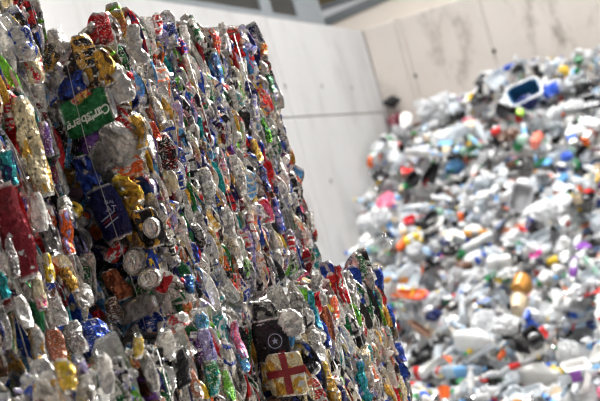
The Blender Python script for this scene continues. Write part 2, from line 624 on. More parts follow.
def special(cans, px, py, plane, lift, ang, Lpx, Wpx, ca, cb, des, label, crumple=0.5, yaw=0.0, puck=False, lean=0.0, thick=None):
    """a can seen in the photo: centre pixel, face ('x' or 'y', value), length and width in pixels; ang = image tilt of its long axis from upright (deg, leftwards)"""
    ax = 0 if plane[0] == 'x' else 1
    p = on_plane(px, py, ax, plane[1] + (lift if ax == 0 else -lift))
    mpp = (p - CAM).dot(_f) / FPX
    L, W = Lpx * mpp, Wpx * mpp
    if puck:
        pr = PUCK[len(cans) % len(PUCK)]
        s = W / 0.066
    else:
        pr = shape_flat(3000 + len(cans), crumple, L=L, W=W / 0.066, bend=0, nt=34, ns=19, thick=thick, ov=.28 if crumple > .4 else .06)
        s = 1.0
    phi = -(ang - 15.7) * D2R
    if ax == 1:
        R = rot(0, 0, yaw * D2R) @ rot(lean * D2R, 0, 0) @ rot(0, phi, 0)
    else:
        R = rot(0, 0, (25 + yaw) * D2R) @ rot((ang - 15.7) * D2R, 0, 0) @ rot(lean * D2R, 0, 0)
    c = new_can(pr, R, p, s, ca, cb, des, 'crushed_can', label, True)
    cans.append(c)
    return c


ZB, ZT = 1.112, 1.812
A, B, Cc, Dd, Ee = [], [], [], [], []
XA, XB, XC, XD, XE = -1.343, -1.494, -1.262, -1.153, -1.60
YA, YD = 3.107, 3.28
# A: the big upper bale
flank(A, XA, YA + 0.01, 4.21, ZB + 0.03, ZT - .008)
endface(A, YA, XB - 0.10, XA + 0.01, ZB - .015, ZT - .06)
tops(A, XA - 0.25, XA - 0.02, YA + .03, 4.17, ZT - 0.012, 40, .8)
# B: upper bale nearest the camera
flank(B, XB, 2.50, 3.06, ZB + 0.042, ZT - .01, 0.0195, 0.070, .92, lean=10, el=1.5)
tops(B, XB - 0.2, XB - 0.02, 2.5, 3.03, ZT - 0.012, 14, 1.1)
# C: lower bale below B
flank(Cc, XC, 2.05, 3.24, 0.80, 1.060, 0.0165, 0.056, 0.8, lean=10, el=1.35)
tops(Cc, XB + .01, XC - 0.045, 2.05, 3.2, 1.068, 260, .72)
# D: lower bale that ends in front of the heap
flank(Dd, XD, YD + 0.01, 4.09, 0.58, 1.074, 0.0150, 0.050, 0.64, lean=10, el=1.25)
endface(Dd, YD, XC - 0.1, XD + 0.01, 0.72, 1.04, dark=0.6)
tops(Dd, XA + .01, XD - 0.045, YD + .03, 4.06, 1.078, 110, .6)
# E: bale on top
flank(Ee, XE, 2.95, 3.37, 1.835, 2.25, 0.025, 0.06, 0.9)

FA, FX, FB, FC, FD, FDX = ('y', YA), ('x', XA), ('x', XB), ('x', XC), ('y', YD), ('x', XD)
sp = special
# end face of A
sp(A, 77, 64, FA, .02, -15, 30, 24, 'black', 'brown', .3, 'black can marked with gold squiggles', .7)
sp(A, 84, 52, FA, .035, 20, 34, 25, 'black', 'gold', .5, 'glossy black can with gold print near the top edge', .6)
sp(A, 106, 67, FA, .03, 22, 38, 18, 'gold', 'brown', .3, 'gold flattened can near the top edge', .7)
sp(A, 92, 76, FA, .02, 20, 30, 26, 'black', 'gold', .3, 'black can with small gold lettering', .6)
sp(A, 73, 86, FA, .035, -62, 34, 22, 'blue', 'navy', .3, 'deep blue dented can above the green one', .8)
sp(A, 84, 96, FA, .045, -62, 22, 9, 'gold', 'red', .5, 'small gold and red can scrap on the green can', .8)
green = sp(A, 88, 113, FA, .045, -70, 56, 40, 'green', 'green', .05, 'green flattened beer can with white script lettering', .35, thick=.007)
sp(A, 121, 145, FA, .04, 30, 46, 36, 'silver', 'grey', .05, 'bare crumpled silver can beneath the green one', 1.2)
sp(A, 117, 84, FA, .02, 25, 40, 28, 'silver', 'grey', .05, 'bare crumpled silver can beside the green one', 1.2)
sp(A, 90, 180, FA, .035, 20, 52, 24, 'blue', 'navy', .3, 'dark blue flattened can', .8)
sp(A, 96, 192, FA, .045, -50, 16, 9, 'cream', 'silver', .1, 'pale torn strip on a dark blue can', .6)
sp(A, 130, 166, FA, .035, -58, 34, 13, 'orange', 'silver', .4, 'orange crushed can', .9)
sp(A, 141, 132, FA, .03, 15, 36, 16, 'gold', 'grey', .3, 'gold crumpled can', 1.1)
sp(A, 128, 190, FA, .03, 40, 36, 22, 'gold', 'yellow', .3, 'crumpled gold can above the dark lid', 1.1)
navy = sp(A, 110, 213, FA, .05, 24, 56, 34, 'navy', 'navy', .05, 'navy flattened can with pale capital letters', .35, thick=.007)
sp(A, 136, 222, FA, .02, 20, 54, 26, 'gold', 'brown', .3, 'crumpled gold can behind the dark lid', 1.2)
sp(A, 149, 228, FA, .028, 10, 40, 30, 'black', 'gold', .4, 'black can around a silver lid', .7)
sp(A, 151, 228, FA, .062, 10, 24, 23, 'black', 'black', .05, 'dark can end with a round silver lid', puck=True)
sp(A, 133, 262, FA, .045, -10, 30, 30, 'silver', 'silver', .05, 'silver can end with rings', puck=True)
sp(A, 149, 279, FA, .05, 20, 30, 28, 'silver', 'silver', .05, 'silver can end with round rim', puck=True)
sp(A, 117, 252, FA, .03, -35, 22, 14, 'red', 'silver', .3, 'red crushed can', .8)
sp(A, 153, 262, FA, .03, 15, 28, 12, 'blue', 'yellow', .3, 'blue crushed can with yellow edge', .8)
sp(A, 164, 282, FA, .03, -30, 22, 14, 'red', 'maroon', .15, 'bright red crushed can', .7)
sp(A, 137, 308, FA, .045, -66, 44, 22, 'grey', 'silver', .05, 'grey flattened can printed with faint text', .5)
sp(A, 117, 285, FA, .03, 30, 34, 20, 'copper', 'silver', .05, 'brownish crushed can', 1.0)
sp(A, 136, 45, FA, .02, 20, 40, 16, 'silver', 'white', .05, 'pale can near the upper corner', .9)
sp(A, 52, 43, FA, .02, -60, 22, 14, 'red', 'silver', .4, 'red and silver can scrap at the upper edge', .9)
sp(A, 60, 41, FA, .03, 40, 26, 16, 'silver', 'white', .05, 'crumpled silver can at the upper edge', 1.1)
sp(A, 52, 58, FA, .02, 10, 28, 18, 'black', 'gold', .4, 'dark can beside the wire', .9)
sp(A, 57, 74, FA, .02, 20, 28, 18, 'silver', 'lilac', .3, 'pale can beside the wire', .9)
# long flank of A
for px, py, a, L, W, c1, c2, lb in ((158, 24, 30, 22, 11, 'red', 'white', 'bright red can on the top edge'), (172, 33, 25, 22, 12, 'navy', 'blue', 'navy can near the top edge'),
        (195, 30, 10, 30, 10, 'green', 'white', 'green striped can near the top edge'), (181, 47, 15, 18, 12, 'blue', 'red', 'blue and red can'), (216, 46, 20, 40, 9, 'red', 'orange', 'red strip of can'),
        (218, 68, 20, 34, 9, 'sky', 'blue', 'sky blue strip of can'), (271, 83, 18, 22, 8, 'green', 'green', 'green can sticking out near the upper corner'), (264, 50, 10, 12, 8, 'orange', 'yellow', 'small orange can'),
        (185, 37, 28, 26, 12, 'silver', 'white', 'round silver can'), (223, 36, 20, 28, 11, 'silver', 'white', 'smooth silver can'), (255, 108, 20, 28, 8, 'lilac', 'white', 'lilac can'),
        (266, 130, 20, 30, 7, 'green', 'lime', 'bright green strip'), (230, 230, 25, 50, 16, 'silver', 'grey', 'wide grey can'), (252, 226, 28, 30, 10, 'white', 'red', 'white strip with red print'),
        (158, 110, 12, 30, 12, 'cream', 'white', 'cream can'), (155, 132, 10, 20, 10, 'orange', 'red', 'orange and red can'), (166, 152, 30, 42, 24, 'black', 'maroon', 'wide dark crushed can'),
        (178, 180, 40, 22, 16, 'blue', 'white', 'blue and white can'), (206, 182, 25, 30, 18, 'silver', 'white', 'broad silver can'), (238, 175, 22, 44, 14, 'silver', 'white', 'long silver can'),
        (264, 178, 24, 30, 9, 'navy', 'blue', 'navy folded can'), (257, 150, 20, 26, 9, 'gold', 'yellow', 'gold folded can'), (278, 216, 18, 40, 9, 'lilac', 'blue', 'lilac and blue can'),
        (291, 245, 20, 20, 10, 'red', 'white', 'red and white can'), (190, 284, 25, 20, 12, 'blue', 'sky', 'blue crushed can'), (200, 235, 28, 26, 12, 'grey', 'black', 'grey flattened can'),
        (236, 252, 25, 30, 12, 'white', 'silver', 'pale folded can'), (188, 316, 20, 30, 14, 'gold', 'orange', 'gold can by the bottom edge'), (172, 250, 45, 36, 9, 'white', 'black', 'white and black strip')):
    sp(A, px, py, FX, .010, a, L * .95, W * .8, c1, c2, .5, lb, .9)
# B
for px, py, a, L, W, c1, c2, lb, cr in ((32, 147, 20, 104, 24, 'cream', 'gold', 'long flattened can in cream and gold', .9), (14, 232, 20, 100, 30, 'maroon', 'maroon', 'maroon flattened can', .9),
        (46, 139, 24, 36, 11, 'purple', 'lilac', 'purple can', .5), (8, 168, 26, 38, 16, 'teal', 'navy', 'teal and navy can', .7), (34, 65, 15, 40, 18, 'cream', 'red', 'cream and red can', .7),
        (22, 44, 25, 36, 26, 'silver', 'blue', 'silver and blue can at the top', .8), (97, 336, 10, 36, 28, 'blue', 'blue', 'bright blue dented can bulging from the bottom', .9), (56, 345, 8, 34, 18, 'copper', 'copper', 'copper coloured can', .5),
        (38, 346, 2, 42, 15, 'silver', 'gold', 'silver can folded in two', .6), (74, 338, 10, 34, 20, 'grey', 'silver', 'grey torn can', .8), (69, 280, 10, 28, 12, 'gold', 'brown', 'crumpled gold can', .9),
        (83, 296, 15, 24, 20, 'silver', 'grey', 'ribbed silver can', .6), (58, 311, 14, 30, 15, 'silver', 'white', 'smooth pale can', .4), (114, 310, 8, 24, 16, 'brown', 'cream', 'brown can end', .5),
        (67, 232, 15, 46, 12, 'orange', 'lilac', 'orange and lilac can', .7), (38, 212, 20, 40, 16, 'white', 'silver', 'white flattened can', .5), (66, 210, 15, 28, 14, 'white', 'grey', 'pale crushed can', .6),
        (12, 258, 8, 40, 10, 'grey', 'silver', 'grey strip', .5), (3, 285, 15, 30, 10, 'teal', 'green', 'teal can', .7), (22, 312, 15, 34, 16, 'silver', 'white', 'pale silver can', .7),
        (50, 240, 8, 34, 16, 'grey', 'black', 'dark grey can', .8), (38, 290, 0, 40, 13, 'cream', 'pink', 'pale can with ivory edge', .6), (48, 268, 15, 30, 10, 'yellow', 'white', 'yellow strip', .7)):
    sp(B, px, py, FB, .045 if lb.startswith('bright blue') else .02, a, L, W, c1, c2, .4 if c1 != 'maroon' else .3, lb, cr, yaw=12)
# C
for px, py, a, L, W, c1, c2, lb in ((66, 376, 0, 34, 18, 'yellow', 'gold', 'yellow crushed can'), (105, 372, 30, 40, 16, 'silver', 'white', 'bright folded silver can'), (85, 392, 10, 34, 18, 'grey', 'silver', 'grey smooth can'),
        (80, 368, 50, 28, 12, 'lilac', 'white', 'lilac and white can'), (138, 346, 40, 22, 10, 'yellow', 'white', 'yellow can under the gap'), (208, 349, 18, 44, 14, 'lilac', 'blue', 'blue violet can'),
        (202, 322, 10, 20, 12, 'sky', 'teal', 'sky blue can'), (228, 386, 8, 34, 9, 'lime', 'green', 'bright green can'), (168, 344, 25, 30, 14, 'silver', 'white', 'broad silver can'),
        (180, 368, 15, 40, 20, 'black', 'grey', 'dark folded can'), (178, 322, 0, 14, 22, 'white', 'red', 'white scrap with small print'), (244, 362, 15, 20, 9, 'sky', 'teal', 'sky blue strip'),
        (212, 378, 15, 36, 16, 'green', 'teal', 'green folded can'), (238, 340, 10, 40, 9, 'pink', 'lilac', 'pink strip'), (194, 384, 20, 30, 12, 'copper', 'white', 'copper strip'),
        (252, 316, 15, 30, 14, 'white', 'blue', 'white and blue can'), (150, 372, 18, 40, 14, 'grey', 'silver', 'grey folded can')):
    sp(Cc, px, py, FC, .012, a, L, W, c1, c2, .4, lb, .7, yaw=8)
# D
star = sp(Dd, 271, 340, FD, .04, 8, 44, 38, 'black', 'black', .02, 'black flattened can with a star emblem', .4, thick=.007)
flag = sp(Dd, 286, 374, FD, .05, 9, 44, 40, 'cream', 'gold', .34, 'cream flattened can with a red cross', .35, thick=.007)
sp(Dd, 264, 312, FD, .03, 20, 24, 26, 'black', 'grey', .3, 'black crumpled can', 1.0)
sp(Dd, 291, 322, FD, .03, 30, 28, 22, 'silver', 'cream', .05, 'pale crumpled can', 1.1)
sp(Dd, 282, 398, FD, .04, -50, 26, 18, 'brown', 'black', .3, 'dark brown can', 1.0)
for px, py, a, L, W, c1, c2, lb in ((326, 375, 10, 34, 14, 'gold', 'yellow', 'gold crumpled can'), (333, 392, 10, 24, 14, 'gold', 'cream', 'pale gold crumpled can'), (315, 345, 15, 34, 18, 'silver', 'white', 'broad silver can'),
        (314, 310, 15, 42, 8, 'teal', 'sky', 'teal strip near the upper edge'), (325, 335, 10, 28, 9, 'blue', 'navy', 'vivid blue can'), (362, 382, 12, 44, 12, 'teal', 'sky', 'teal patterned can'),
        (400, 352, 18, 22, 10, 'blue', 'lilac', 'blue crushed can near the far corner'), (365, 358, 10, 26, 12, 'cream', 'silver', 'cream can'), (356, 315, 15, 26, 8, 'lime', 'green', 'green strip'),
        (361, 266, 30, 26, 8, 'green', 'black', 'green can on the far upper corner'), (335, 308, 15, 24, 8, 'orange', 'red', 'orange strip'), (340, 285, 12, 40, 8, 'red', 'white', 'red strip'),
        (372, 372, 8, 20, 10, 'copper', 'orange', 'copper can'), (352, 290, 20, 40, 12, 'grey', 'silver', 'long grey folded can'), (318, 290, 25, 34, 14, 'silver', 'grey', 'rounded grey can')):
    sp(Dd, px, py, FDX, .006, a, L, W * .85, c1, c2, .4, lb, .9)

# nothing pokes far out of the pressed faces
for L_, x_ in ((A, XA), (B, XB), (Cc, XC), (Dd, XD), (Ee, XE)):
    L_[:] = [c for c in L_ if c.key or (c.V[:, 0].max() + c.pos[0]) < x_ + .026]

# ------------------------------------------------------------------ which cans the camera sees (decides parts and the mass)
def count_hits(items, step, region):
    """items: list of (verts, faces); rays through the frame -> hits per item"""
    allv, allf, own = [], [], []
    for k, (V, F) in enumerate(items):
        b = len(allv)
        allv.extend(map(tuple, V.tolist()))
        allf.extend(tuple(b + i for i in f) for f in F)
        own.extend([k] * len(F))
    bvh = BVHTree.FromPolygons(allv, allf)
    h = np.zeros(len(items), int)
    x0, y0, x1, y1 = region
    y = y0 + step / 2
    while y < y1:
        x = x0 + step / 2
        while x < x1:
            loc, n_, i, d = bvh.ray_cast(CAM, ray(x, y))
            if i is not None: h[own[i]] += 1
            x += step
        y += step
    return h


def core_vf(lo, hi, seed, amp=0.02, n=26):
    """lumpy block"""
    import bmesh
    bm = bmesh.new()
    bmesh.ops.create_cube(bm, size=1.0)
    bmesh.ops.subdivide_edges(bm, edges=bm.edges[:], cuts=n, use_grid_fill=True)
    V = np.array([v.co[:] for v in bm.verts])
    F = [tuple(v.index for v in f.verts) for f in bm.faces]
    bm.free()
    lo, hi = np.array(lo), np.array(hi)
    mid, ext = (lo + hi) / 2, hi - lo
    P = V * ext
    nrm = np.where(np.abs(V) > 0.499, np.sign(V), 0)
    d = wob(P * [1, 3, 1], seed, amp, 15, 60, 5)
    d = np.where(nrm[:, 2] != 0, np.clip(d, -.004, .002), np.minimum(d, amp * .5))
    return P + mid + nrm * d[:, None], F


CORES = {
    'A': ((XA - 0.92, YA + 0.05, ZB), (XA - 0.065, 4.17, ZT - 0.05)),
    'B': ((XB - 0.92, 1.97, ZB), (XB - 0.065, 3.02, ZT - 0.05)),
    'C': ((XC - 1.02, 1.90, 0.022), (XC - 0.065, 3.19, 1.03)),
    'D': ((XD - 1.0, YD + 0.06, 0.022), (XD - 0.065, 4.05, 1.03)),
    'E': ((XE - 0.9, 2.2, ZT + 0.03), (XE - 0.065, 3.32, 2.50)),
}
INFO = [('A', A, 'big bale of crushed drinks cans with a green beer can on its shaded end', (XA - .5, 3.65, ZB)),
        ('B', B, 'bale of large crushed cans showing the long cream and gold can', (XB - .5, 2.5, ZB)),
        ('C', Cc, 'lower bale of crushed cans lying under the one with the maroon can', (XC - .5, 2.6, 0)),
        ('D', Dd, 'lower can bale ending before the plastic heap, with a red cross can', (XD - .5, 3.7, 0)),
        ('E', Ee, 'can bale resting on top of the stack, cut off by the picture edge', (XE - .5, 2.8, ZT))]
everything, ref = [], []
for key, cans, lab, base in INFO:
    for c in cans:
        everything.append((c.V + c.pos, c.F)); ref.append(c)
    everything.append(core_vf(*CORES[key], seed=ord(key))); ref.append(None)
hits = count_hits(everything, 2.0, (0, 0, 430, 401))
for c, h in zip(ref, hits):
    if c is not None: c.hits = int(h)


def set_attr(me, C, E, ca, cb, r, des):
    n = len(me.vertices)
    for nm, arr, typ in (('ca', ca, 'FLOAT_COLOR'), ('cb', cb, 'FLOAT_COLOR')):
        a = me.attributes.new(nm, typ, 'POINT')
        a.data.foreach_set('color', np.ascontiguousarray(arr, dtype=np.float32).ravel())
    a = me.attributes.new('cuv', 'FLOAT_VECTOR', 'POINT')
    a.data.foreach_set('vector', np.ascontiguousarray(C, dtype=np.float32).ravel())
    a = me.attributes.new('cp', 'FLOAT_VECTOR', 'POINT')
    a.data.foreach_set('vector', np.stack([r, E, des], 1).astype(np.float32).ravel())


def can_arrays(c):
    n = len(c.V)
    return (c.C, c.E, np.tile([*LIN[c.ca], 1.0], (n, 1)), np.tile([*LIN[c.cb], 1.0], (n, 1)), np.full(n, c.r), np.full(n, c.des))


def sharpen(me):
    # crumpled metal: sharp where it is folded
    try:
        me.set_sharp_from_angle(angle=0.3)
    except Exception:
        pass


def tube_vf(pts, r, n=6):
    V, F = [], []
    for k, p in enumerate(pts):
        d = (pts[min(k + 1, len(pts) - 1)] - pts[max(k - 1, 0)]).normalized()
        a = d.cross(Vector((1, 0.3, 0.1))).normalized()
        b = d.cross(a)
        for i in range(n):
            t = 2 * math.pi * i / n
            V.append(tuple(p + a * r * math.cos(t) + b * r * math.sin(t)))
    for k in range(len(pts) - 1):
        for i in range(n):
            F.append((k * n + i, k * n + (i + 1) % n, (k + 1) * n + (i + 1) % n, (k + 1) * n + i))
    F += [tuple(range(n))[::-1], tuple((len(pts) - 1) * n + i for i in range(n))]
    return V, F


WIRES = {'A': [[on_plane(px, py, 1, YA - dy) for px, py, dy in ((60, 24, .02), (66, 60, .05), (75, 100, .07), (88, 150, .07), (105, 200, .07), (120, 245, .06), (136, 292, .05), (146, 330, .03))],
               [Vector((XA + .012, y, z)) for y, z in ((3.55, ZB), (3.545, 1.3), (3.54, 1.5), (3.53, ZT))],
               [Vector((XA + .012, y, z)) for y, z in ((3.95, ZB), (3.945, 1.3), (3.94, 1.5), (3.93, ZT))]],
         'B': [[Vector((XB + .014, y, z)) for y, z in ((2.62, ZB), (2.615, 1.4), (2.61, ZT))]],
         'C': [[Vector((XC + .012, y, z)) for y, z in ((2.72, .3), (2.715, .8), (2.71, 1.09))]],
         'D': [[Vector((XD + .012, y, z)) for y, z in ((3.70, .3), (3.695, .8), (3.69, 1.09))]],
         'E': [[Vector((XE + .012, y, z)) for y, z in ((3.28, 1.83), (3.275, 2.1), (3.27, 2.5))]]}
UPPER = {'C': ((XC - 1.0, 1.92, 1.0), (XB - .17, 3.18, 1.111)), 'D': ((XD - .98, YD + .08, 1.0), (XA - .15, 4.03, 1.111))}
can_objs = {}
for key, cans, lab, base in INFO:
    root = empty('can_bale', base)
    tag(root, lab, 'bale', 'bales of crushed drinks cans')
    V, F = core_vf(*CORES[key], seed=ord(key))
    obj('compacted_core', mesh_of('compacted_core', V - np.array(base), F), M_CORE, root)
    if key in UPPER:
        V, F = core_vf(*UPPER[key], seed=ord(key) + 3, n=14)
        obj('compacted_core', mesh_of('compacted_core', V - np.array(base), F), M_CORE, root)
    for w in WIRES[key]:
        V, F = tube_vf([p - Vector(base) for p in w], 0.0011)
        obj('baling_wire', mesh_of('baling_wire', V, F, True), M_WIRE, root)
    order = sorted(cans, key=lambda c: (-(c.hits + (1000 if c.key and c.hits > 2 else 0))))
    single = [c for c in order[:100] if c.hits > 1]
    rest = order[len(single):]
    for c in single:
        me = mesh_of('crushed_can', c.V, c.F, True)
        sharpen(me)
        set_attr(me, *can_arrays(c))
        o = obj('crushed_can', me, M_CAN, root, Matrix.Translation(Vector(c.pos) - Vector(base)))
        if c.label: o['label'] = c.label
        can_objs[id(c)] = o
    Vs, Fs, at, b = [], [], [[] for _ in range(6)], 0
    for c in rest:
        Vs.append(c.V + c.pos - np.array(base))
        Fs.extend(tuple(b + i for i in f) for f in c.F)
        b += len(c.V)
        for k, a in enumerate(can_arrays(c)): at[k].append(a)
    me = mesh_of('crushed_can_mass', np.vstack(Vs), Fs, True)
    sharpen(me)
    set_attr(me, *[np.concatenate(a) for a in at])
    o = obj('crushed_can_mass', me, M_CAN, root)
    tag(o, kind='stuff')

# ------------------------------------------------------------------ writing and emblems that lie on cans
def conform(me2d, c, origin, ux, uz, off, name, mat, label=None):
    """lay flat shapes (x, y in metres) on the -y side of a can, as its child"""
    o = can_objs.get(id(c))
    if o is None: return
    bv = BVHTree.FromPolygons(c.V.tolist(), [tuple(f) for f in c.F])
    V2, F2 = me2d
    out = []
    for x, y in V2:
        p = Vector(origin) + ux * x + uz * y
        loc, n_, i, d = bv.ray_cast(Vector((p.x, -0.3, p.z)), Vector((0, 1, 0)))
        yy = loc.y if loc is not None else p.y
        out.append((p.x, yy - off, p.z))
    me = mesh_of(name, out, F2)
    q = obj(name, me, mat, o)
    if label: q['label'] = label


def text_vf(s, size, shear=0.0):
    cu = bpy.data.curves.new('t', 'FONT')
    cu.body = s
    cu.size = size
    cu.shear = shear
    cu.align_x = 'CENTER'
    cu.align_y = 'CENTER'
    cu.offset = 0.0006 if size > 0.02 else 0.0002
    o = bpy.data.objects.new('t', cu)
    COL.objects.link(o)
    bpy.context.view_layer.update()
    me = bpy.data.meshes.new_from_object(o.evaluated_get(bpy.context.evaluated_depsgraph_get()))
    V = [(v.co.x, v.co.y) for v in me.vertices]
    F = [tuple(p.vertices) for p in me.polygons]
    bpy.data.objects.remove(o)
    bpy.data.curves.remove(cu)
    bpy.data.meshes.remove(me)
    return V, F


def dirs(deg):
    a = (deg - 15.7) * D2R
    return Vector((math.cos(a), 0, math.sin(a))), Vector((-math.sin(a), 0, math.cos(a)))


def strip_vf(pts, w, sub=14):
    V, F = [], []
    (x0, y0), (x1, y1) = pts
    L = math.hypot(x1 - x0, y1 - y0)
    nx, ny = -(y1 - y0) / L * w / 2, (x1 - x0) / L * w / 2
    for k in range(sub + 1):
        t = k / sub
        for q in (-1, 0, 1):
            V.append((x0 + (x1 - x0) * t + nx * q, y0 + (y1 - y0) * t + ny * q))
    for k in range(sub):
        for q in (0, 1):
            a = k * 3 + q
            F.append((a, a + 3, a + 4, a + 1))
    return V, F


def arc_vf(r0, r1, a0, a1, n=28):
    V, F = [], []
    for k in range(n + 1):
        a = (a0 + (a1 - a0) * k / n) * D2R
        V += [(r0 * math.cos(a), r0 * math.sin(a)), (r1 * math.cos(a), r1 * math.sin(a))]
    for k in range(n):
        F.append((2 * k, 2 * k + 1, 2 * k + 3, 2 * k + 2))
    return V, F


def star_vf(r):
    V = [(0, 0)]
    for k in range(10):
        a = math.pi / 2 + k * math.pi / 5
        q = r if k % 2 == 0 else r * 0.42
        V.append((q * math.cos(a), q * math.sin(a)))
    return V, [(0, 1 + k, 1 + (k + 1) % 10) for k in range(10)]


ux, uz = dirs(205)
conform(text_vf('Carlsberg', 0.029, 0.15), green, (0.004, 0, -0.010), ux, uz, .0012, 'lettering', M_INKW, 'white script lettering')
ux2, uz2 = dirs(205)
conform(strip_vf([(-.035, .014), (.012, .017)], .004), green, (0.004, 0, 0.0), ux2, uz2, .0012, 'script_swash', M_INKW, 'white swash')
ux, uz = dirs(0)
ux, uz = dirs(6)
conform(text_vf('AT', 0.019), navy, (.008, 0, .008), ux, uz, .0012, 'lettering', M_INKG, 'pale capital letters')
conform(text_vf('CLAS', 0.009), navy, (.008, 0, .024), ux, uz, .0012, 'lettering', M_INKG)
for k in range(3):
    conform(strip_vf([(-.02, -.008 * k), (.02, -.008 * k + .004)], .0032), navy, (-.004, 0, -.008), *dirs(33), .0012, 'stripe', M_INKR if k % 2 else M_INKG)
conform(arc_vf(.0155, .0175, 0, 360), star, (.012, 0, -.004), *dirs(8), .0012, 'emblem_ring', M_INKG, 'pale ring')
conform(star_vf(.0085), star, (.012, 0, -.004), *dirs(8), .0012, 'emblem_star', M_INKG, 'pale five pointed star')
conform(strip_vf([(0, -.05), (0, .05)], .017, 20), flag, (.004, 0, .004), *dirs(14), .0010, 'red_cross_upright', M_INKR, 'red upright of the cross')
conform(strip_vf([(-.048, 0), (.048, 0)], .017, 20), flag, (.004, 0, .004), *dirs(14), .0013, 'red_cross_bar', M_INKR, 'red bar of the cross')

# ------------------------------------------------------------------ the heap of mixed plastic: shapes
def sup(V, p):
    """round section -> rounded square"""
    V = np.array(V)
    r = np.hypot(V[:, 0], V[:, 1])
    a = np.arctan2(V[:, 1], V[:, 0])
    k = (np.abs(np.cos(a)) ** p + np.abs(np.sin(a)) ** p) ** (-1 / p)
    V[:, 0], V[:, 1] = r * k * np.cos(a), r * k * np.sin(a)
    return V


def dent(V, seed, amp, flat=1.0):
    V = np.array(V)
    V[:, 1] *= flat
    P = V.copy()
    for ax in range(3):
        V[:, ax] += wob(P, seed + ax * 7, amp, 15, 60, 3)
    return V


def pt_bottle(seed, h=0.24, r=0.036, flat=0.6, amp=0.006, waist=True):
    pr = [(0, .006), (r * .5, 0.0), (r * .85, 0), (r, .012)]
    n = 9
    for k in range(1, n):
        z = .012 + (h * .68 - .012) * k / n
        pr.append((r * (1 - (.07 if waist and k % 2 else 0)), z))
    pr += [(r, h * .68), (r * .92, h * .76), (r * .65, h * .85), (.0145, h * .92), (.0135, h * .95), (.017, h * .952), (.0135, h * .956), (.0130, h)]
    V, F = lathe(pr, 18)
    V = dent(V, seed, amp, flat)
    Vl, Fl = lathe([(r * 1.03, h * .28), (r * 1.035, h * .36), (r * 1.035, h * .46), (r * 1.03, h * .55)], 18)
    Vl = dent(Vl, seed, amp, flat)
    cz = h * .955
    Vc, Fc = lathe([(.0158, cz), (.0165, cz + .004), (.0165, cz + .015), (.0145, cz + .018), (0, cz + .018)], 14)
    Pc = np.array(Vc); d = dent(np.array([[0, 0, h]]), seed, amp, flat)[0] - np.array([0, 0, h])
    return [('bottle_body', V, F, 'body'), ('label_band', Vl, Fl, 'label'), ('cap', Pc + d, Fc, 'cap')]


def pt_jug(seed, h=0.25, r=0.055, flat=.8):
    pr = [(0, .004), (r * .8, 0), (r * .97, .008), (r, h * .2), (r * .98, h * .4), (r, h * .6), (r * .85, h * .72), (r * .5, h * .85), (.021, h * .92), (.019, h)]
    V, F = lathe(pr, 20)
    V = dent(sup(V, 4), seed, .006, flat)
    pts = [Vector((r * .95, 0, h * .50)), Vector((r * 1.28, 0, h * .56)), Vector((r * 1.30, 0, h * .68)), Vector((r * .95, 0, h * .80)), Vector((r * .45, 0, h * .86))]
    Vh, Fh = tube_vf(pts, .010, 8)
    Vc, Fc = lathe([(.022, h * .965), (.023, h * .985), (.023, h * 1.03), (0, h * 1.035)], 16)
    return [('jug_body', V, F, 'body'), ('handle', np.array(Vh), Fh, 'body'), ('cap', np.array(Vc), Fc, 'cap')]


def pt_cup(seed, h=.10, r=.042, amp=.004, flat=.85):
    pr = [(0, .003), (r * .62, .003), (r * .66, 0), (r * .70, .01), (r * .8, h * .4), (r * .97, h * .95), (r * 1.06, h * .97), (r * 1.06, h), (r * .96, h), (r * .78, h * .4), (r * .66, .012), (0, .008)]
    V, F = lathe(pr, 20)
    return [('cup_body', dent(V, seed, amp, flat), F, 'body')]


def pt_tray(seed, a=.16, b=.11, h=.04):
    V, F = lathe([(0, .003), (.38, .003), (.41, 0), (.5, h * .93), (.56, h * .95), (.56, h), (.49, h), (.39, .006), (0, .008)], 28)
    V = sup(V, 6) * np.array([a, b, 1])
    V[:, 2] += wob(V * [1, 1, 0], seed, .010, 8, 22, 3)
    return [('tray_body', V, F, 'body')]


def ico(sub):
    import bmesh
    bm = bmesh.new()
    bmesh.ops.create_icosphere(bm, subdivisions=sub, radius=1.0)
    V = np.array([v.co[:] for v in bm.verts]); F = [tuple(v.index for v in f.verts) for f in bm.faces]
    bm.free()
    return V, F


ICO4, ICO3 = ico(4), ico(3)


def pt_bag(seed, s=.12, fl=.5):
    V, F = ICO4
    g_ = np.random.default_rng(seed)
    d = 1 - .28 * np.abs(wob(V, seed, 1, 2, 5, 3)) - .22 * np.abs(wob(V, seed + 1, 1, 6, 12, 3)) + .10 * wob(V, seed + 2, 1, 14, 26, 3)
    P = V * d[:, None] * s * np.array([1, g_.uniform(.6, .9), fl])
    return [('bag_body', P, F, 'body')]


def pt_sheet(seed, a=.14, b=.09):
    n, m_ = 14, 10
    V, F = [], []
    for j in range(m_ + 1):
        for i in range(n + 1):
            V.append((a * (i / n - .5), b * (j / m_ - .5), 0))
    V = np.array(V)
    P = V.copy()
    V[:, 2] = wob(P, seed, .022, 18, 50, 4) + wob(P, seed + 5, .006, 70, 120, 3)
    V[:, 0] += wob(P, seed + 2, .012, 15, 40, 3)
    V[:, 1] += wob(P, seed + 3, .012, 15, 40, 3)
    W = V - [0, 0, .0012]
    N = len(V)
    for j in range(m_):
        for i in range(n):
            q = j * (n + 1) + i
            f = (q, q + 1, q + n + 2, q + n + 1)
            F += [f, tuple(N + k for k in f[::-1])]
    rim = [i for i in range(n)] + [j * (n + 1) + n for j in range(m_)] + [m_ * (n + 1) + n - i for i in range(n)] + [(m_ - j) * (n + 1) for j in range(m_)]
    for k in range(len(rim)):
        p, q = rim[k], rim[(k + 1) % len(rim)]
        F.append((p, N + p, N + q, q))
    return [('wrapper_film', np.vstack([V, W]), F, 'body')]


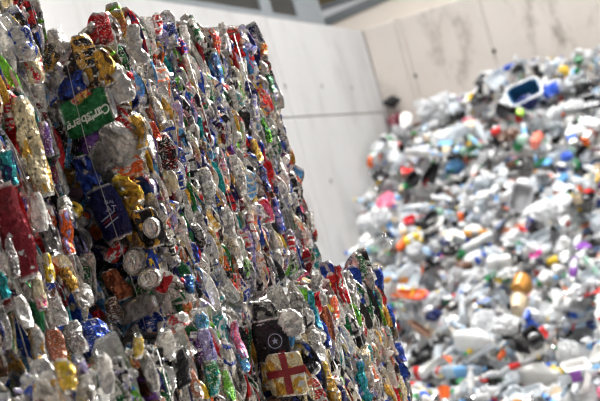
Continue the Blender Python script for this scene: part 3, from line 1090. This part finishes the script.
def pt_carton(seed, a=.07, h=.17):
    k = 6
    V, F = [], []
    n = 16
    rows = [(1, 0), (1, h * .2), (.96, h * .45), (1, h * .72)]
    pr = [(0, 0)] + [(a / 2 * f, z) for f, z in rows]
    V, F = lathe(pr, n)
    V = sup(V, 14)
    # gable
    top = len(V)
    ringi = list(range(top - n, top))
    add = []
    for i in ringi:
        x, y, z = V[i]
        add.append((x * .98, y * .12, h * .93))
    for i in ringi:
        x, y, z = V[i]
        add.append((x * .98, y * .10, h))
    for r_ in range(2):
        A0 = [top - n + i for i in range(n)] if r_ == 0 else [top + i for i in range(n)]
        B0 = [top + r_ * n + i for i in range(n)]
        for i in range(n):
            j = (i + 1) % n
            F.append((A0[i], A0[j], B0[j], B0[i]))
    F.append(tuple(top + n + i for i in range(n)))
    V = dent(np.vstack([V, np.array(add)]), seed, .004, .8)
    Vl = dent(sup(lathe([(a / 2 * 1.02, h * .15), (a / 2 * .99, h * .42), (a / 2 * 1.02, h * .6)], n)[0], 14), seed, .004, .8)
    Fl = lathe([(1, 0), (1, 1), (1, 2)], n)[1]
    Vc, Fc = lathe([(.014, 0), (.014, .012), (0, .013)], 12)
    Vc = Vc @ np.array(Matrix.Rotation(-1.0, 3, 'X')).T + np.array([0, -a * .2, h * .86])
    return [('carton_body', V, F, 'body'), ('printed_band', Vl, Fl, 'label'), ('cap', Vc, Fc, 'cap')]


def pt_flask(seed, h=.22, r=.05):
    pr = [(0, .004), (r * .8, 0), (r, .015), (r * 1.02, h * .3), (r * .96, h * .5), (r * .9, h * .62), (r * .6, h * .76), (.018, h * .82), (.016, h * .9)]
    V, F = lathe(pr, 20)
    V = dent(V * [1, .6, 1], seed, .005, 1)
    Vl, Fl = lathe([(r * 1.04, h * .12), (r * 1.05, h * .3), (r * 1.0, h * .48)], 20)
    Vl = dent(Vl * [1, .6, 1], seed, .005, 1)
    Vc, Fc = lathe([(.020, h * .86), (.020, h * .93), (.014, h * .97), (.011, h * 1.02), (0, h * 1.02)], 14)
    return [('flask_body', V, F, 'body'), ('label_band', Vl, Fl, 'label'), ('cap', Vc, Fc, 'cap')]


def pt_lid(seed, r=.04):
    V, F = lathe([(0, .006), (r * .8, .006), (r * .86, .010), (r * .97, .010), (r, .006), (r, -.004), (r * .96, -.004), (r * .95, .003), (0, .003)], 22)
    V[:, 2] += wob(V * [1, 1, 0], seed, .004, 15, 30, 2)
    return [('lid_disc', V, F, 'body')]


def pt_can(seed):
    V, F, C, E = shape_flat(seed, 1.0, bend=0, thick=.018, W=1.15)
    return [('can_body', V, F, 'body')]


def pt_crate(seed, a=.36, b=.24, h=.2):
    parts = pt_tray(seed, a, b, h)
    V, F = parts[0][1], parts[0][2]
    rim, Fr = lathe([(.545, h * .9), (.585, h * .9), (.585, h * 1.03), (.545, h * 1.03), (.545, h * .9)], 28)
    rim = sup(rim, 6) * np.array([a, b, 1])
    rim[:, 2] += wob(rim * [1, 1, 0], seed, .010, 8, 22, 3)
    return [('crate_body', V, F, 'body'), ('rim', rim, Fr, 'cap')]


def pt_beam(seed, a=.30, b=.05, h=.03):
    V, F = pt_tray(seed, a, b, h)[0][1:3]
    V = np.array(V)
    return [('strip_body', V, F, 'body')]


KINDS = {
    'plastic_bottle': [pt_bottle(10 + i, h=.17 + .015 * i, r=.029 + .0016 * (i % 4), flat=(.95, .6, .75, .5, .85, .65, .9, .55)[i], amp=.004 + .001 * (i % 3), waist=i % 2 == 0) for i in range(8)],
    'milk_jug': [pt_jug(40 + i, h=.21 + .02 * i, r=.05 + .004 * i, flat=.9 - .1 * i) for i in range(3)],
    'plastic_bag': [pt_bag(60 + i, .085 + .012 * (i % 4), .45 + .06 * (i % 3)) for i in range(8)],
    'plastic_cup': [pt_cup(80 + i, h=.06 + .013 * i, r=.036 + .003 * (i % 3)) for i in range(5)],
    'food_tray': [pt_tray(100 + i, .14 + .02 * i, .10 + .012 * i, .03 + .008 * i) for i in range(4)],
    'wrapper': [pt_sheet(120 + i, .11 + .02 * (i % 4), .07 + .015 * (i % 3)) for i in range(7)],
    'drink_carton': [pt_carton(140 + i, .065 + .006 * i, .15 + .03 * i) for i in range(3)],
    'detergent_flask': [pt_flask(160 + i, .18 + .025 * i, .042 + .005 * i) for i in range(3)],
    'plastic_disc': [pt_lid(180 + i, .025 + .012 * i) for i in range(3)],
    'drink_can': [pt_can(200 + 10 * i) for i in range(4)],
}
CATS = {'plastic_bottle': 'bottle', 'milk_jug': 'jug', 'plastic_bag': 'bag', 'plastic_cup': 'cup', 'food_tray': 'tray', 'wrapper': 'wrapper', 'drink_carton': 'carton', 'detergent_flask': 'bottle',
        'plastic_disc': 'lid', 'drink_can': 'can', 'storage_crate': 'crate', 'plastic_strip': 'strip', 'plastic_box': 'box', 'plastic_pot': 'pot', 'tyre': 'tyre'}
# colours of the heap
HP = {}
for nm, c in dict(white=(226, 225, 221), milky=(214, 216, 216), red=(206, 40, 36), blue=(36, 84, 190), sky=(110, 170, 220), green=(40, 140, 80), lime=(160, 205, 70), yellow=(236, 200, 50), orange=(232, 104, 40),
                  pink=(232, 120, 150), magenta=(170, 40, 120), purple=(130, 70, 160), amber=(200, 140, 60), beige=(216, 196, 164), brown=(96, 66, 48), black=(26, 25, 27), grey=(150, 150, 152), maroon=(120, 44, 60),
                  salmon=(240, 130, 108), navy=(28, 40, 96), teal=(40, 92, 130), silver=(200, 200, 200)).items():
    HP[nm] = mat_plastic(nm + '_plastic', srgb(*c), .28 if nm not in ('white', 'milky') else .38)
HP['silver'] = mat_plain('silver_foil', srgb(205, 205, 205), .22, .85)
HP['film'] = mat_plastic('white_film', srgb(222, 223, 224), .33, .35)
HP['clear'] = mat_clear('clear_plastic', srgb(226, 232, 236), .50)
HP['pale blue'] = mat_clear('bluish_clear_plastic', srgb(196, 218, 236), .55)
HP['pale green'] = mat_clear('greenish_clear_plastic', srgb(190, 226, 206), .58)
SAY = {'film': 'white', 'milky': 'milky white', 'sky': 'sky blue', 'clear': 'clear', 'silver': 'silver'}
KW = {'plastic_bottle': (26, dict(clear=10, film=3, milky=3, white=2.5, green=.35, lime=.2, blue=.4, amber=.5, brown=.6, black=.3, sky=.6) | {'pale blue': 4, 'pale green': 1.6}),
      'milk_jug': (6, dict(milky=5, white=4, clear=1)),
      'plastic_bag': (20, dict(film=11, milky=4, clear=4, black=2.2, sky=.5, blue=.3, grey=1.5, pink=.25, yellow=.2) | {'pale blue': 1.5}),
      'plastic_cup': (9, dict(white=4, clear=4, milky=3, red=.4, amber=.5, black=1.2, yellow=.4, orange=.4, brown=.4)),
      'food_tray': (10, dict(clear=3, white=3, black=2.6, milky=2, grey=.6, orange=.25, blue=.4, beige=.5)),
      'wrapper': (16, dict(film=6, silver=2, red=.6, blue=.6, yellow=.6, green=.5, orange=.5, purple=.35, pink=.4, clear=3, black=1.4, sky=.6, beige=.8, magenta=.2)),
      'drink_carton': (4, dict(white=4, beige=1.2, sky=.5, green=.3, orange=.3)),
      'detergent_flask': (5, dict(white=4, blue=.6, yellow=.5, pink=.4, green=.4, purple=.3, orange=.3, black=.4)),
      'plastic_disc': (9, dict(white=4, red=.6, blue=.7, green=.5, yellow=.6, black=1.0, milky=2, orange=.4, purple=.2)),
      'drink_can': (5, dict(silver=4, red=.6, blue=.6, green=.4, black=.6, amber=.4))}
CAPC = ['white', 'blue', 'red', 'green', 'sky', 'white', 'black', 'yellow', 'white', 'navy', 'milky', 'milky', 'white', 'grey']
LABC = ['sky', 'white', 'red', 'green', 'blue', 'white', 'beige', 'film', 'navy', 'film', 'silver', 'film', 'film', 'film', 'clear', 'clear', 'milky', 'grey', 'pale blue', 'black']
WORDS = {'plastic_bottle': ['plastic bottle', 'crushed plastic bottle'], 'milk_jug': ['plastic jug'], 'plastic_bag': ['crumpled plastic bag'], 'plastic_cup': ['plastic cup'], 'food_tray': ['shallow plastic tray'],
         'wrapper': ['crumpled film wrapper'], 'drink_carton': ['drink carton'], 'detergent_flask': ['flat plastic flask'], 'plastic_disc': ['round plastic lid'], 'drink_can': ['dented drinks can']}

# ------------------------------------------------------------------ heap surface and dropping
HX0, HX1, HY0, HY1, CELL = X1, 1.6, 6.9, Y2, 0.015
NX, NY = int((HX1 - HX0) / CELL), int((HY1 - HY0) / CELL)


def base_h(x, y):
    P = np.stack([x, y, np.zeros_like(x)], -1).reshape(-1, 3)
    n = (wob(P, 31, .05, 3, 9, 4, False) + wob(P, 32, .03, 12, 24, 4, False)).reshape(x.shape)
    h = 1.83 - 0.468 * (Y2 - y)
    # levels off at the crest
    h = np.minimum(h, 1.54 + .10 * np.clip((x + 3.0) / 1.1, 0, 1))
    h = np.where(h < .12, .12 * np.exp((h - .12) / .12), h)
    edge = np.clip((HX1 - x) / .8, 0, 1)
    return np.maximum(h + n * np.clip(h * 4, 0, 1), 0.004) * edge ** .6


gx = HX0 + (np.arange(NX) + .5) * CELL
gy = HY0 + (np.arange(NY) + .5) * CELL
GX, GY = np.meshgrid(gx, gy, indexing='ij')
H = base_h(GX, GY)
H0 = H.copy()
# the heap body
sx, sy = np.linspace(HX0 + .004, HX1, 110), np.linspace(HY0, HY1 - .004, 150)
SX, SY = np.meshgrid(sx, sy, indexing='ij')
SZ = base_h(SX, SY)
V = np.stack([SX, SY, SZ], -1).reshape(-1, 3)
n_y = len(sy)
F = []
for i in range(len(sx) - 1):
    for j in range(n_y - 1):
        q = i * n_y + j
        F.append((q, q + n_y, q + n_y + 1, q + 1))
heap = obj('plastic_heap', mesh_of('plastic_heap', V, F, True), M_SCRAP)
tag(heap, 'packed mass of grey plastic scraps filling the heap between the loose pieces', 'heap', kind='stuff')


def sub_tri(V, F):
    """points on edges and faces as well as at corners"""
    A = [V]
    f = [x for x in F]
    A.append(np.array([V[list(x)].mean(0) for x in f]))
    A.append(np.array([(V[x[0]] + V[x[1]]) / 2 for x in f]))
    A.append(np.array([(V[x[1]] + V[x[2]]) / 2 for x in f]))
    return np.vstack(A)


PTS = {}


def points(kind, k, parts):
    if (kind, k) not in PTS:
        PTS[kind, k] = np.vstack([sub_tri(np.array(p[1]), p[2]) for p in parts])
    return PTS[kind, k]


class Item:
    pass


def drop(kind, k, parts, x, y, R, s, sink=0.02):
    """lower a thing on to the heap; returns its position"""
    P = (points(kind, k, parts) * s) @ R.T
    c = (P.max(0) + P.min(0)) / 2
    hw = (P.max(0) - P.min(0)) / 2
    x = max(x, X1 + hw[0] + .012)
    y = min(y, Y2 - hw[1] - .012)
    W = P - c + np.array([x, y, 0])
    ix = np.clip(((W[:, 0] - HX0) / CELL).astype(int), 0, NX - 1)
    iy = np.clip(((W[:, 1] - HY0) / CELL).astype(int), 0, NY - 1)
    gap = H[ix, iy] - W[:, 2]
    z = np.sort(gap)[-max(1, len(gap) // 60)] - sink
    zmin = 0.003 - W[:, 2].min()
    z = max(z, zmin)
    np.maximum.at(H, (ix, iy), W[:, 2] + z)
    return np.array([x, y, z]) - np.array([c[0], c[1], c[2]]), np.array([x, y, z])


SLOPE = np.array(Matrix.Rotation(math.atan(.42), 3, 'X'))
items = []


def add_item(kind, k, x, y, R, s, body, cap=None, lab=None, parts=None, label=None, sink=.02, land=None, z=None):
    parts = parts or KINDS[kind][k]
    it = Item()
    it.kind, it.k, it.parts, it.s, it.R = kind, k, parts, s, R
    if z is None:
        it.t, it.c = drop(kind, k, parts, x, y, R, s, sink)
    else:
        P = (np.vstack([np.array(q_[1]) for q_ in parts]) * s) @ R.T
        c, hw = (P.max(0) + P.min(0)) / 2, (P.max(0) - P.min(0)) / 2
        it.c = np.array([max(x, X1 + hw[0] + .01), min(y, Y2 - hw[1] - .01), max(z + hw[2] * .35, hw[2] + .005)])
        it.t = it.c - c
    it.mats = {'body': body, 'cap': cap or npr.choice(CAPC), 'label': lab or npr.choice(LABC)}
    it.label, it.land, it.hits = label, land, 0
    items.append(it)
    return it


kn = list(KW)
kp = np.array([KW[k][0] for k in kn], float); kp /= kp.sum()
for n_ in range(1900):
    y = npr.uniform(7.25, Y2 - .10)
    xr = -0.1 * y + 0.22 if y > 9 else -0.16 * y + .35
    xr = max(-0.107 * y + .2, -1.05)
    x = npr.uniform(X1 + .07, xr + .15)
    if x < -0.272 * y - .30: continue
    kind = kn[npr.choice(len(kn), p=kp)]
    if n_ < 120 and kind in ('plastic_disc', 'wrapper', 'drink_can'): kind = 'plastic_bag'
    k = int(npr.integers(len(KINDS[kind])))
    cw = KW[kind][1]
    p = np.array(list(cw.values()), float); p /= p.sum()
    body = list(cw)[npr.choice(len(cw), p=p)]
    if kind in ('plastic_bottle', 'milk_jug', 'drink_carton', 'detergent_flask', 'drink_can'):
        R = SLOPE @ rot(0, 0, npr.uniform(0, 6.28)) @ rot(math.pi / 2 + npr.normal(0, .35), 0, 0) @ rot(0, 0, npr.uniform(0, 6.28))
    elif kind in ('plastic_cup', 'plastic_disc'):
        R = SLOPE @ rot(npr.normal(0, .9), npr.normal(0, .7), npr.uniform(0, 6.28))
    else:
        R = SLOPE @ rot(npr.normal(0, .45), npr.normal(0, .4), npr.uniform(0, 6.28))
    add_item(kind, k, x, y, R, npr.uniform(.56, .95), body)

# things that stand out in the photo
HS = H.copy()
def heap_hit(px, py):
    d = ray(px, py)
    t = 6.0
    while t < 14:
        p = CAM + d * t
        if p.y >= Y2 - .05: return p
        ix, iy = int((p.x - HX0) / CELL), int((p.y - HY0) / CELL)
        if 0 <= ix < NX and 0 <= iy < NY and p.z <= HS[ix, iy]: return p
        t += .02
    return CAM + d * 9


def mark(px, py, kind, parts, ang, Lpx, body, cap, lab, label, land=None, face=0.5, sink=.03, axis='z'):
    """ang: image angle of the long axis (deg, anticlockwise from rightwards); face: how far it is turned to the viewer; Lpx its length in the image"""
    p = heap_hit(px, py)
    mpp = (p - CAM).dot(_f) / FPX
    Pn = np.vstack([np.array(q[1]) for q in parts])
    ext = Pn.max(0) - Pn.min(0)
    Lm = ext[2] if axis == 'z' else ext[0]
    s = Lpx * mpp / Lm
    a = (ang - 15.7) * D2R
    # long axis -> along +x, then turned in the slope's plane
    R0 = rot(0, math.pi / 2, 0) if axis == 'z' else np.eye(3)
    R = rot(face, 0, 0) @ rot(0, 0, a) @ R0
    it = add_item(kind, 0, p.x, p.y, R, s, body, cap, lab, parts, label, sink, land, p.z)
    return it


mk = mark
mk(440, 118, 'plastic_bag', pt_bag(301, .2, .7), 70, 52, 'film', None, None, 'big pale plastic bag high on the heap beside the dark maroon bag', 'the big pale bag', axis='x')
mk(383, 127, 'plastic_bag', pt_bag(302, .1, .6), 0, 24, 'maroon', None, None, 'dark maroon plastic bag near the concrete corner', 'the maroon bag', axis='x')
mk(391, 105, 'plastic_bag', pt_bag(303, .09, .6), 10, 20, 'black', None, None, 'small black bag on the crest in the corner of the walls', 'the black bag in the corner', axis='x')
mk(527, 99, 'storage_crate', pt_crate(304), 28, 36, 'teal', 'white', None, 'teal blue plastic crate with white rim lying on the crest', 'the teal crate', face=1.0, axis='x')
mk(551, 93, 'plastic_bag', pt_bag(305, .1, .6), 60, 24, 'blue', None, None, 'bright blue plastic bag beside the teal crate', 'the blue bag', axis='x')
mk(564, 73, 'plastic_bag', pt_bag(306, .08, .6), 0, 16, 'yellow', None, None, 'yellow plastic bag on the crest', 'the yellow bag on the crest', axis='x')
mk(528, 106, 'plastic_bag', pt_bag(307, .1, .7), 10, 26, 'navy', None, None, 'dark navy bag just below the teal crate', 'the navy bag', axis='x')
mk(590, 104, 'food_tray', pt_tray(308, .3, .12, .06), 15, 38, 'black', None, None, 'long black tray near the crest by the frame edge', 'the long black tray', face=.9, axis='x')
mk(585, 93, 'plastic_bag', pt_bag(331, .1, .7), 10, 22, 'black', None, None, 'black bag above the long black tray', None, axis='x')
mk(574, 143, 'drink_carton', pt_carton(309), 115, 28, 'white', 'blue', 'blue', 'white carton with a blue printed band', 'the blue and white carton', face=.6)
mk(590, 139, 'drink_carton', pt_carton(310), 75, 22, 'orange', 'white', 'white', 'orange carton with a white band', 'the orange carton', face=.6)
mk(538, 143, 'plastic_cup', pt_cup(311), 90, 18, 'salmon', None, None, 'salmon pink plastic cup lying halfway up the heap', 'the salmon cup', face=.3)
mk(497, 133, 'plastic_cup', pt_cup(312), 20, 11, 'red', None, None, 'small red cup in the upper heap', 'the red cup')
mk(515, 167, 'food_tray', pt_tray(313, .2, .1, .05), 20, 24, 'black', None, None, 'black tray lying alone in the middle of the heap', 'the lone black tray', face=.8, axis='x')
mk(510, 138, 'plastic_bag', pt_bag(314, .1, .6), 0, 26, 'brown', None, None, 'dark brown bag beside the red cup', None, axis='x')
mk(444, 118, 'food_tray', pt_tray(332, .2, .1, .05), -20, 18, 'black', None, None, 'black tray under the big pale bag', None, face=.8, axis='x')
mk(553, 118, 'plastic_bottle', pt_bottle(315, .25, .045, .9), 85, 34, 'milky', 'white', 'film', 'upright milky bottle above the salmon cup', 'the upright milky bottle', face=.2)
mk(567, 158, 'plastic_bag', pt_bag(316, .08, .6), 0, 14, 'blue', None, None, 'small blue bag below the blue and white carton', None, axis='x')
mk(548, 163, 'plastic_disc', pt_lid(317, .05), 0, 12, 'sky', None, None, 'sky blue lid beside the lone black tray', None, axis='x')
mk(410, 222, 'plastic_cup', pt_cup(318, .05, .06), 0, 14, 'red', None, None, 'squat red pot below the white bag heap', 'the squat red pot', axis='x')
mk(376, 226, 'plastic_bag', pt_bag(319, .16, .6), 15, 40, 'film', None, None, 'wide white plastic bag resting against the left concrete wall', 'the wide white bag', axis='x')
mk(404, 246, 'plastic_cup', pt_cup(320), 60, 14, 'orange', None, None, 'orange cup above the orange red strip', 'the orange cup')
mk(413, 241, 'plastic_bottle', pt_bottle(321, .2, .05, .8), 40, 20, 'yellow', 'white', 'white', 'pale yellow bottle beside the orange cup', None)
mk(409, 296, 'food_tray', pt_tray(322, .25, .09, .02), -8, 40, 'orange', None, None, 'flat orange red tray lying low beside the bale corner', 'the orange red tray', face=.5, axis='x')
mk(420, 331, 'plastic_strip', pt_beam(323, .34, .06, .03), -40, 46, 'brown', None, None, 'long dark brown strip behind the lower bale', 'the dark brown strip', face=.5, axis='x')
mk(435, 318, 'plastic_bag', pt_bag(324, .1, .6), 30, 22, 'navy', None, None, 'dark navy bag by the dark brown strip', None, axis='x')
mk(503, 264, 'plastic_bottle', pt_bottle(325, .2, .045, .95), 5, 30, 'white', 'white', 'film', 'white bottle lying level in the middle of the heap', 'the level white bottle')
mk(523, 288, 'plastic_pot', pt_cup(326, .07, .045), 90, 18, 'amber', None, None, 'amber pot with open top in the lower heap', 'the amber pot', face=.2)
mk(553, 262, 'plastic_cup', pt_cup(327), 30, 12, 'yellow', None, None, 'yellow orange cup to the side of the magenta wrapper', None)
mk(536, 254, 'wrapper', pt_sheet(328, .12, .09), 20, 14, 'magenta', None, None, 'magenta wrapper above the amber pot', 'the magenta wrapper', axis='x')
mk(582, 247, 'wrapper', pt_sheet(329, .12, .09), 50, 18, 'purple', None, None, 'purple wrapper near the frame edge', 'the purple wrapper', axis='x')
mk(535, 342, 'plastic_box', pt_tray(330, .2, .13, .07), -50, 28, 'black', None, None, 'black plastic box tilted on the lower heap', 'the black box', face=.8, axis='x')
mk(543, 334, 'wrapper', pt_sheet(333, .14, .05), -50, 20, 'red', None, None, 'red wrapper draped on the black box', None, axis='x', sink=.0)
mk(520, 308, 'plastic_pot', pt_cup(334, .09, .05), 100, 20, 'beige', None, None, 'pale beige tub above the black box', None, face=.3)
mk(528, 317, 'plastic_cup', pt_cup(335), 80, 12, 'blue', None, None, 'small blue cup between the beige tub and the black box', None)
mk(541, 379, 'milk_jug', pt_jug(336, .27, .06, .75), -8, 46, 'white', 'white', None, 'large white jug at the foot of the heap', 'the large white jug', face=.4)
mk(478, 347, 'milk_jug', pt_jug(337, .27, .062, .7), -12, 50, 'milky', 'white', None, 'milky white jug lying near the foot of the heap', 'the milky jug', face=.4)
mk(507, 330, 'plastic_bag', pt_bag(338, .17, .5), 10, 40, 'film', None, None, 'white bag beside the black box', 'the white bag by the box', axis='x')
mk(502, 356, 'plastic_cup', pt_cup(339), 70, 10, 'orange', None, None, 'small orange cup above the large white jug', None)
mk(581, 378, 'plastic_bottle', pt_bottle(340, .32, .045, .6), 20, 44, 'clear', 'white', 'purple', 'long clear bottle at the very foot of the heap', None)
mk(466, 373, 'plastic_bottle', pt_bottle(341, .3, .045, .7), 4, 46, 'pale blue', 'sky', 'sky', 'long bluish bottle by the foot of the heap', 'the long bluish bottle')
mk(361, 196, 'plastic_box', pt_tray(342, .16, .14, .08), 30, 16, 'brown', None, None, 'dark brown box against the left concrete wall', 'the brown box', face=.9, axis='x')
mk(460, 240, 'milk_jug', pt_jug(343, .22, .055, .8), -30, 28, 'milky', 'blue', None, 'milky jug with a blue cap in the middle of the heap', None)
mk(592, 293, 'wrapper', pt_sheet(344, .12, .09), 30, 20, 'red', None, None, 'red and white wrapper at the frame edge', None, axis='x')
mk(452, 252, 'plastic_bag', pt_bag(345, .1, .5), 20, 22, 'black', None, None, 'black bag in the middle of the heap near the level white bottle', None, axis='x')
mk(465, 268, 'plastic_bag', pt_bag(346, .08, .5), -20, 22, 'brown', None, None, 'brown crumpled bag near the level white bottle', None, axis='x')
mk(548, 215, 'plastic_bag', pt_bag(347, .13, .6), 20, 36, 'film', None, None, 'puffed white bag above the magenta wrapper', 'the puffed white bag', axis='x')

# ------------------------------------------------------------------ what shows, and the pieces that do not
wv = [(np.vstack([(np.array(p[1]) * it.s) @ it.R.T + it.t for p in it.parts]), [tuple(i + o for i in f) for p, o in zip(it.parts, np.cumsum([0] + [len(p[1]) for p in it.parts])) for f in p[2]]) for it in items]
block = [core_vf(*CORES[k], seed=ord(k)) for k in 'ADC'] + [(V, F)]
hh = count_hits(wv + block, 1.5, (320, 30, 600, 401))
clear_like = ('clear', 'pale blue', 'pale green')
for it, h in zip(items, hh): it.hits = int(h)
loose = [it for it in items if it.hits >= 3 or it.label]
sunk = [it for it in items if not (it.hits >= 3 or it.label)]
# hidden or cut-off pieces close up the heap as one mass
mats, Vs, Fs, mi, b = [], [], [], [], 0
for it in sunk:
    for nm, PV, PF, role in it.parts:
        mt = HP[it.mats[role]]
        if mt not in mats: mats.append(mt)
        Vs.append((np.array(PV) * it.s) @ it.R.T + it.t)
        Fs.extend(tuple(b + i for i in f) for f in PF)
        mi.extend([mats.index(mt)] * len(PF))
        b += len(PV)
# small flakes and shreds
SV, SF = shape_flat(77, 1.2, L=.06, W=.6, thick=.004, nt=8, ns=5)[:2]
for n_ in range(2600):
    y = npr.uniform(7.3, Y2 - .05)
    x = npr.uniform(X1 + .04, max(-0.107 * y + .35, -1.0))
    ix, iy = int((x - HX0) / CELL), int((y - HY0) / CELL)
    s = npr.uniform(.4, 1.0)
    z = H0[ix, iy] + (H[ix, iy] - H0[ix, iy]) * npr.uniform(.2, .9) + .003
    nm = npr.choice(['film', 'white', 'milky', 'grey', 'black', 'silver', 'red', 'blue', 'yellow', 'green', 'brown', 'orange', 'sky'], p=[.2, .14, .12, .1, .13, .1, .03, .04, .03, .03, .04, .02, .02])
    mt = HP[nm]
    if mt not in mats: mats.append(mt)
    Vs.append((SV * s) @ rot(*npr.uniform(0, 6.28, 3)).T + np.array([x, y, max(z, .04)]))
    Fs.extend(tuple(b + i for i in f) for f in SF)
    mi.extend([mats.index(mt)] * len(SF))
    b += len(SV)
me = mesh_of('plastic_debris', np.vstack(Vs), Fs, True)
for mt in mats: me.materials.append(mt)
me.polygons.foreach_set('material_index', mi)
tag(obj('plastic_debris', me), 'small plastic shreds and buried scraps filling the gaps of the heap', 'debris', kind='stuff')

MC = {}


def part_mesh(kind, k, p, special):
    key_ = (kind, k, p[0], special)
    if key_ not in MC:
        me = mesh_of(p[0], p[1], p[2], True)
        sharpen(me)
        me.materials.append(None)
        MC[key_] = me
    return MC[key_]


def dress(o, mat):
    o.material_slots[0].link = 'OBJECT'
    o.material_slots[0].material = mat


PLUR = {'plastic_bottle': 'plastic bottles', 'milk_jug': 'plastic jugs', 'plastic_bag': 'plastic bags', 'plastic_cup': 'plastic cups', 'food_tray': 'food trays', 'wrapper': 'film wrappers', 'drink_carton': 'drink cartons',
        'detergent_flask': 'plastic flasks', 'plastic_disc': 'plastic lids', 'drink_can': 'drinks cans', 'plastic_box': 'plastic boxes', 'plastic_pot': 'plastic pots', 'plastic_strip': 'plastic strips', 'storage_crate': 'crates'}
for q, it in enumerate(loose):
    MW = Matrix.Translation(Vector(it.t)) @ Matrix(it.R.tolist()).to_4x4() @ Matrix.Scale(it.s, 4)
    spec = q if it.label else -1
    if len(it.parts) == 1:
        root = obj(it.kind, part_mesh(it.kind, it.k, it.parts[0], spec), None, None, MW)
        root.data.name = it.kind
        dress(root, HP[it.mats['body']])
    else:
        root = empty(it.kind, (0, 0, 0))
        root.matrix_basis = MW
        for p in it.parts:
            o = obj(p[0], part_mesh(it.kind, it.k, p, spec), None, root)
            dress(o, HP[it.mats[p[3]]])
    it.root = root
    it.px = project(it.c)

# labels: look first, then the nearest thing that stands out, then order among the alike
lands = [it for it in loose if it.land]


def where(it):
    best, bd = None, 1e9
    for l in lands:
        d = math.hypot(l.px[0] - it.px[0], l.px[1] - it.px[1])
        if d < bd: best, bd = l, d
    dx, dy = it.px[0] - best.px[0], it.px[1] - best.px[1]
    if abs(dy) > abs(dx) * .8: w = 'above' if dy < 0 else 'below'
    else: w = 'left of' if dx < 0 else 'right of'
    return w + ' ' + best.land


by = {}
for it in loose:
    it.root['category'] = CATS[it.kind]
    it.root['group'] = PLUR[it.kind] + ' in the heap'
    if it.label:
        it.root['label'] = it.label
        continue
    col = SAY.get(it.mats['body'], it.mats['body'])
    w = WORDS[it.kind][0]
    extra = ''
    if it.kind in ('plastic_bottle', 'milk_jug', 'drink_carton', 'detergent_flask') and it.hits > 24:
        extra = ' with ' + SAY.get(it.mats['cap'], it.mats['cap']) + ' cap'
    by.setdefault((col, w, extra, where(it)), []).append(it)
ORD = {2: ['upper of two', 'lower of two'], 3: ['highest of three', 'middle of three', 'lowest of three']}
NUM = ['first', 'second', 'third', 'fourth', 'fifth', 'sixth', 'seventh', 'eighth', 'ninth', 'tenth']


def plur(w):
    return w + ('es' if w.endswith('x') else 's')


for (col, w, extra, wh), L in by.items():
    L.sort(key=lambda it: it.px[1])
    for i, it in enumerate(L):
        if len(L) == 1: s = f'{col} {w}{extra} {wh}'
        elif len(L) in ORD: s = f'{ORD[len(L)][i]} {col} {plur(w)}{extra} {wh}'
        elif i < 10: s = f'{NUM[i]} from top of the {col} {plur(w)}{extra} {wh}'
        else: s = f'{col} {w}{extra} {wh}, among the lowest'
        it.root['label'] = s
if 0: print('HEAP', len(items), 'loose', len(loose), 'in mass', len(sunk), 'can hits', [(k, sum(1 for c in L if c.hits > 1), len(L)) for k, L, _, _ in INFO])
# ------------------------------------------------------------------ light: added area lamps, all out of view, and world daylight
def area(name, loc, target, size, power, col=(1, 1, 1), size_y=None, spread=180):
    l = bpy.data.lights.new(name, 'AREA')
    l.energy = power
    l.color = col
    l.shape = 'RECTANGLE'
    l.size = size
    l.spread = spread * D2R
    l.size_y = size_y or size
    o = bpy.data.objects.new(name, l)
    o.location = loc
    o.rotation_euler = (Vector(target) - Vector(loc)).to_track_quat('-Z', 'Y').to_euler()
    COL.objects.link(o)
    return o


area('flank_fill', (9.5, 8.5, 5.5), (-1.5, 4.0, 1.0), 6.0, 260, (1, .99, .98), 4.0)  # added area lamp for the bale flanks; no gate stands there
for k in range(3):
    area('fill_tube', (-1.9 + 1.2 * k, 5.0, 5.6), (-1.6 + .4 * k, 12.0, 1.7), 0.5, 36, (1, .99, .975), 2.0)  # unseen tubes added to brighten the back wall
for k in range(3):
    area('heap_fill', (-1.75 + .35 * k, 8.3 + 1.25 * k, 7.6), (-1.75 + .3 * k, 8.1 + 1.2 * k, 0), 1.2, 105, (1, .99, .98), 1.2, 85)  # added down-lights, out of view, to brighten the heap from above
for k in range(3):
    area('fill_tube', (1.2 + 1.3 * k, 6.2, 5.6), (-1.3, 3.7, 1.3), 0.25, 108, (1, .985, .97), 3.0, 75)  # added narrow-spread tubes that put light and highlights on the can bales
w = bpy.data.worlds.new('hall_daylight')
scn.world = w
w.use_nodes = True
nt = w.node_tree
nt.nodes.clear()
out = nt.nodes.new('ShaderNodeOutputWorld')
bg = nt.nodes.new('ShaderNodeBackground')
tc = nt.nodes.new('ShaderNodeTexCoord')
sp3 = nt.nodes.new('ShaderNodeSeparateXYZ')
nt.links.new(tc.outputs['Generated'], sp3.inputs[0])
mr = nt.nodes.new('ShaderNodeMapRange')
mr.interpolation_type = 'SMOOTHSTEP'
mr.inputs[1].default_value = -0.7
mr.inputs[2].default_value = 0.5
nt.links.new(sp3.outputs[1], mr.inputs[0])
mx = nt.nodes.new('ShaderNodeMix')
mx.data_type = 'RGBA'
mx.inputs[6].default_value = (.20, .20, .21, 1)
mx.inputs[7].default_value = (.50, .50, .51, 1)
nt.links.new(mr.outputs[0], mx.inputs[0])
nt.links.new(mx.outputs[2], bg.inputs[0])
bg.inputs[1].default_value = 1.0
nt.links.new(bg.outputs[0], out.inputs[0])

vs = scn.view_settings
vs.view_transform = 'Standard'
vs.look = 'None'
vs.gamma = 1.0
vs.use_curve_mapping = False
vs.exposure = -0.15
